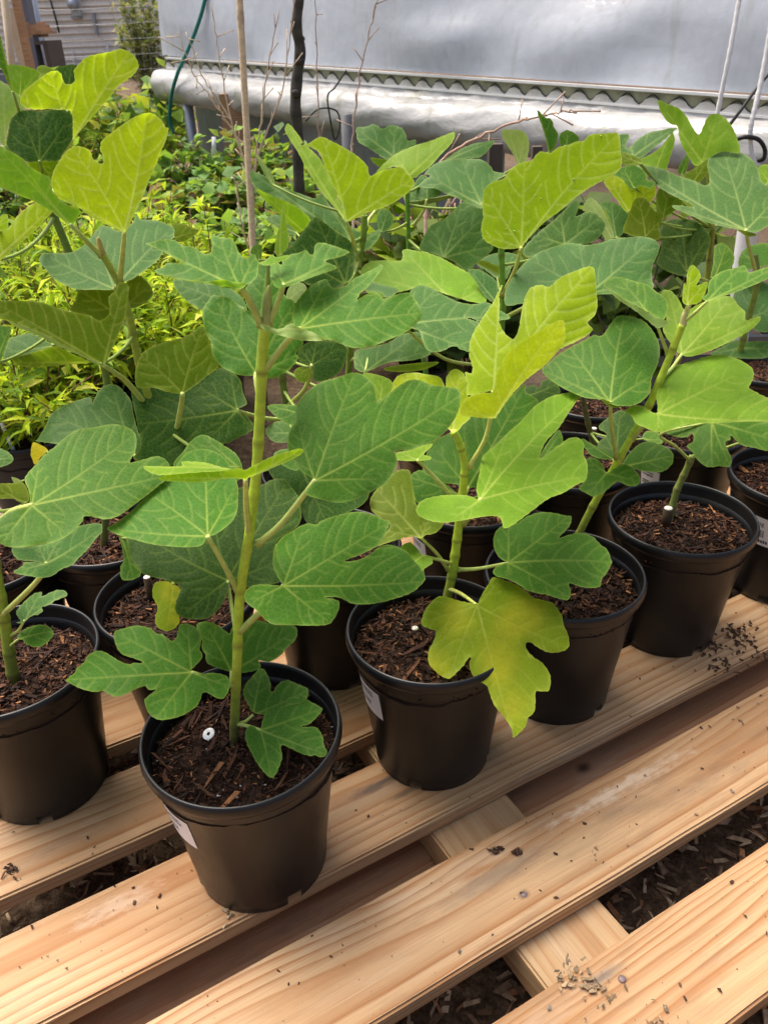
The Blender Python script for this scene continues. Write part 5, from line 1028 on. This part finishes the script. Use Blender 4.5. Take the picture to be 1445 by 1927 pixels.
# ================================================================== house, fence, lumber
HY = 19.0
M_SID = simple('grey_siding', (.76,.70,.60), .6, .3, var=.08, scale=6)
hx0, hx1 = at_y(-260,60,HY)[0], at_y(420,60,HY)[0]; hz0 = at_y(150,123,HY)[2]-.02
he = empty('house', ((hx0+hx1)/2, HY, GZ), 'house with grey horizontal lap siding and a wall mounted meter box', 'house'); hl = np.array(he.location)
mb = MB(); z = hz0; bh = .115
while z < hz0+3.4:
    mb.add(np.array([(hx0,HY-.045,z),(hx1,HY-.045,z),(hx1,HY,z+bh),(hx0,HY,z+bh),(hx0,HY,z),(hx1,HY,z)])-hl, [(0,1,2,3),(4,5,1,0)]); z += bh
o = mb.build('lap_siding', M_SID, he, False); o['kind'] = 'stuff'
mb = MB(); mb.box(np.array([(hx0+hx1)/2, HY+.15, (hz0+GZ)/2-.02])-hl, (hx1-hx0, .3, hz0-GZ+.04)); mb.build('foundation', simple('concrete', (.30,.29,.28), .8), he, False)
M_BOX = simple('meter_grey', (.42,.47,.45), .4, .5)
def hbox(name, x0, y0, x1, y1, dep, mat):
    a = at_y(x0, y0, HY-.05); b = at_y(x1, y1, HY-.05); c = (a+b)/2; mb = MB(); mb.box(np.array([c[0], HY-.04-dep/2, c[2]])-hl, (abs(b[0]-a[0]), dep, abs(a[2]-b[2]))); return mb.build(name, mat, he, False)
mbx = hbox('meter_box', 132, -14, 157, 30, .16, M_BOX); hbox('meter_box_base', 136, 31, 155, 35, .10, M_GREY)
hbox('tap_box', 175, 24, 187, 66, .12, M_GREY); hbox('downspout', 244, -30, 254, 62, .09, simple('white_trim', (.72,.72,.72), .5)); hbox('conduit', 138, 96, 142, 124, .06, M_WHITE); hbox('conduit', 204, 82, 208, 124, .05, M_WHITE)
vcb = [at_y(92,-10,HY-.12),at_y(100,15,HY-.12),at_y(107,40,HY-.12),at_y(112,62,HY-.12)]; mb = MB(); mb.tube(np.array(vcb)-hl, .02, 8); mb.build('service_cable', M_BLACK, he)
v, f = lathe([(0,.06),(.09,.05),(.105,.0),(.105,-.04)], 20); mm = mesh_obj('meter_dial', v@rotm((1,0,0), math.pi/2).T, f, M_GREY, he); mm.location = at_y(137,8,HY-.25)-hl
# wire fence
FY = 7.0; fx0, fx1 = at_y(-40,100,FY)[0], at_y(330,100,FY)[0]
fe = empty('wire_fence', ((fx0+fx1)/2, FY, GZ), 'welded wire mesh fence in front of the grey house wall', 'fence'); fl = np.array(fe.location)
mb = MB(); z = GZ+.03
while z < 1.5: mb.tube(np.array([(fx0,FY,z),((fx0+fx1)/2,FY,z-.008),(fx1,FY,z)])-fl, .0013, 4); z += .10
x = fx0
while x < fx1: mb.tube(np.array([(x,FY-.003,GZ),(x+.004,FY-.003,.7),(x,FY-.003,1.5)])-fl, .0009, 4); x += .055
o = mb.build('wire_mesh', simple('fence_wire', (.50,.51,.52), .5, .4, .3), fe); o['kind'] = 'stuff'
def pole(name, a, b, Y, r, mat, label, cat, square=False, parent=None):
    p, q = at_y(a[0], a[1], Y), at_y(b[0], b[1], Y); d = (q-p)/np.linalg.norm(q-p); p = p+d*0; k = (GZ-q[2])/d[2]; q = q+d*k
    mb = MB(); lo = np.array(parent.location) if parent else np.zeros(3)
    if square:
        M_ = np.array(Vector(d).to_track_quat('Z','Y').to_matrix()); mb.box((p+q)/2-lo, (r*2, r*1.1, np.linalg.norm(q-p)), M_)
    else: mb.tube(np.array([p, (p+q)/2, q])-lo, r, 10)
    o = mb.build(name, mat, parent, not square)
    return o if parent else tag(o, label, cat)
pole('fence_post', (50,-60), (87,124), FY-.05, .030, M_GREY, '', '', False, fe); pole('fence_post', (305,-60), (330,124), FY-.05, .028, M_GREY, '', '', False, fe)
M_PALE = wood_mat('pale_stake', (.58,.47,.32), (.45,.33,.20), .3, False)
pole('wooden_stake', (4,-50), (23,124), 5.2, .020, M_PALE, 'pale round wooden stake beside the stacked lumber', 'stake')
pole('board', (21,-50), (58,126), 5.4, .030, M_LUMBER, 'reddish brown upright board wrapped with fence wire', 'board', True)
pole('board', (18,15), (32,70), 5.6, .03, M_PALE, 'short pale board with a pointed end leaning behind the stake', 'board', True)
pole('board', (36,-60), (58,60), 5.9, .05, simple('blue_grey_panel', (.13,.14,.18), .5), 'blue grey panel standing behind the reddish board', 'panel', True)
for i, (x0, y0, x1, y1) in enumerate(((49,42,72,46),(50,47,80,52),(48,53,84,58),(50,59,94,64),(49,65,78,70))):
    a = at_y(x0, y0, 6.0); b = at_y(x1, y1, 6.0); mb = MB(); c = (a+b)/2
    mb.box(c, (abs(b[0]-a[0]), .30, abs(a[2]-b[2])*.96)); o = mb.build('lumber_offcut', M_LUMBER, None, False)
    tag(o, ('topmost short','second','long third','thin fourth','lowest')[i]+' orange brown lumber offcut in the stack by the fence post', 'lumber', 'stacked lumber offcuts')
sx = at_y(72,80,6.0); mb = MB(); zt = at_y(60,77,6.0)[2]
for dx in (-.05,.09): mb.box((sx[0]+dx, 6.0, (zt+GZ)/2), (.03,.28,zt-GZ))
mb.box((sx[0], 6.0, zt-.012), (.20,.29,.02)); tag(mb.build('saw_horse', M_DKW, None, False), 'low rough wooden stand carrying the stacked lumber offcuts', 'stand')
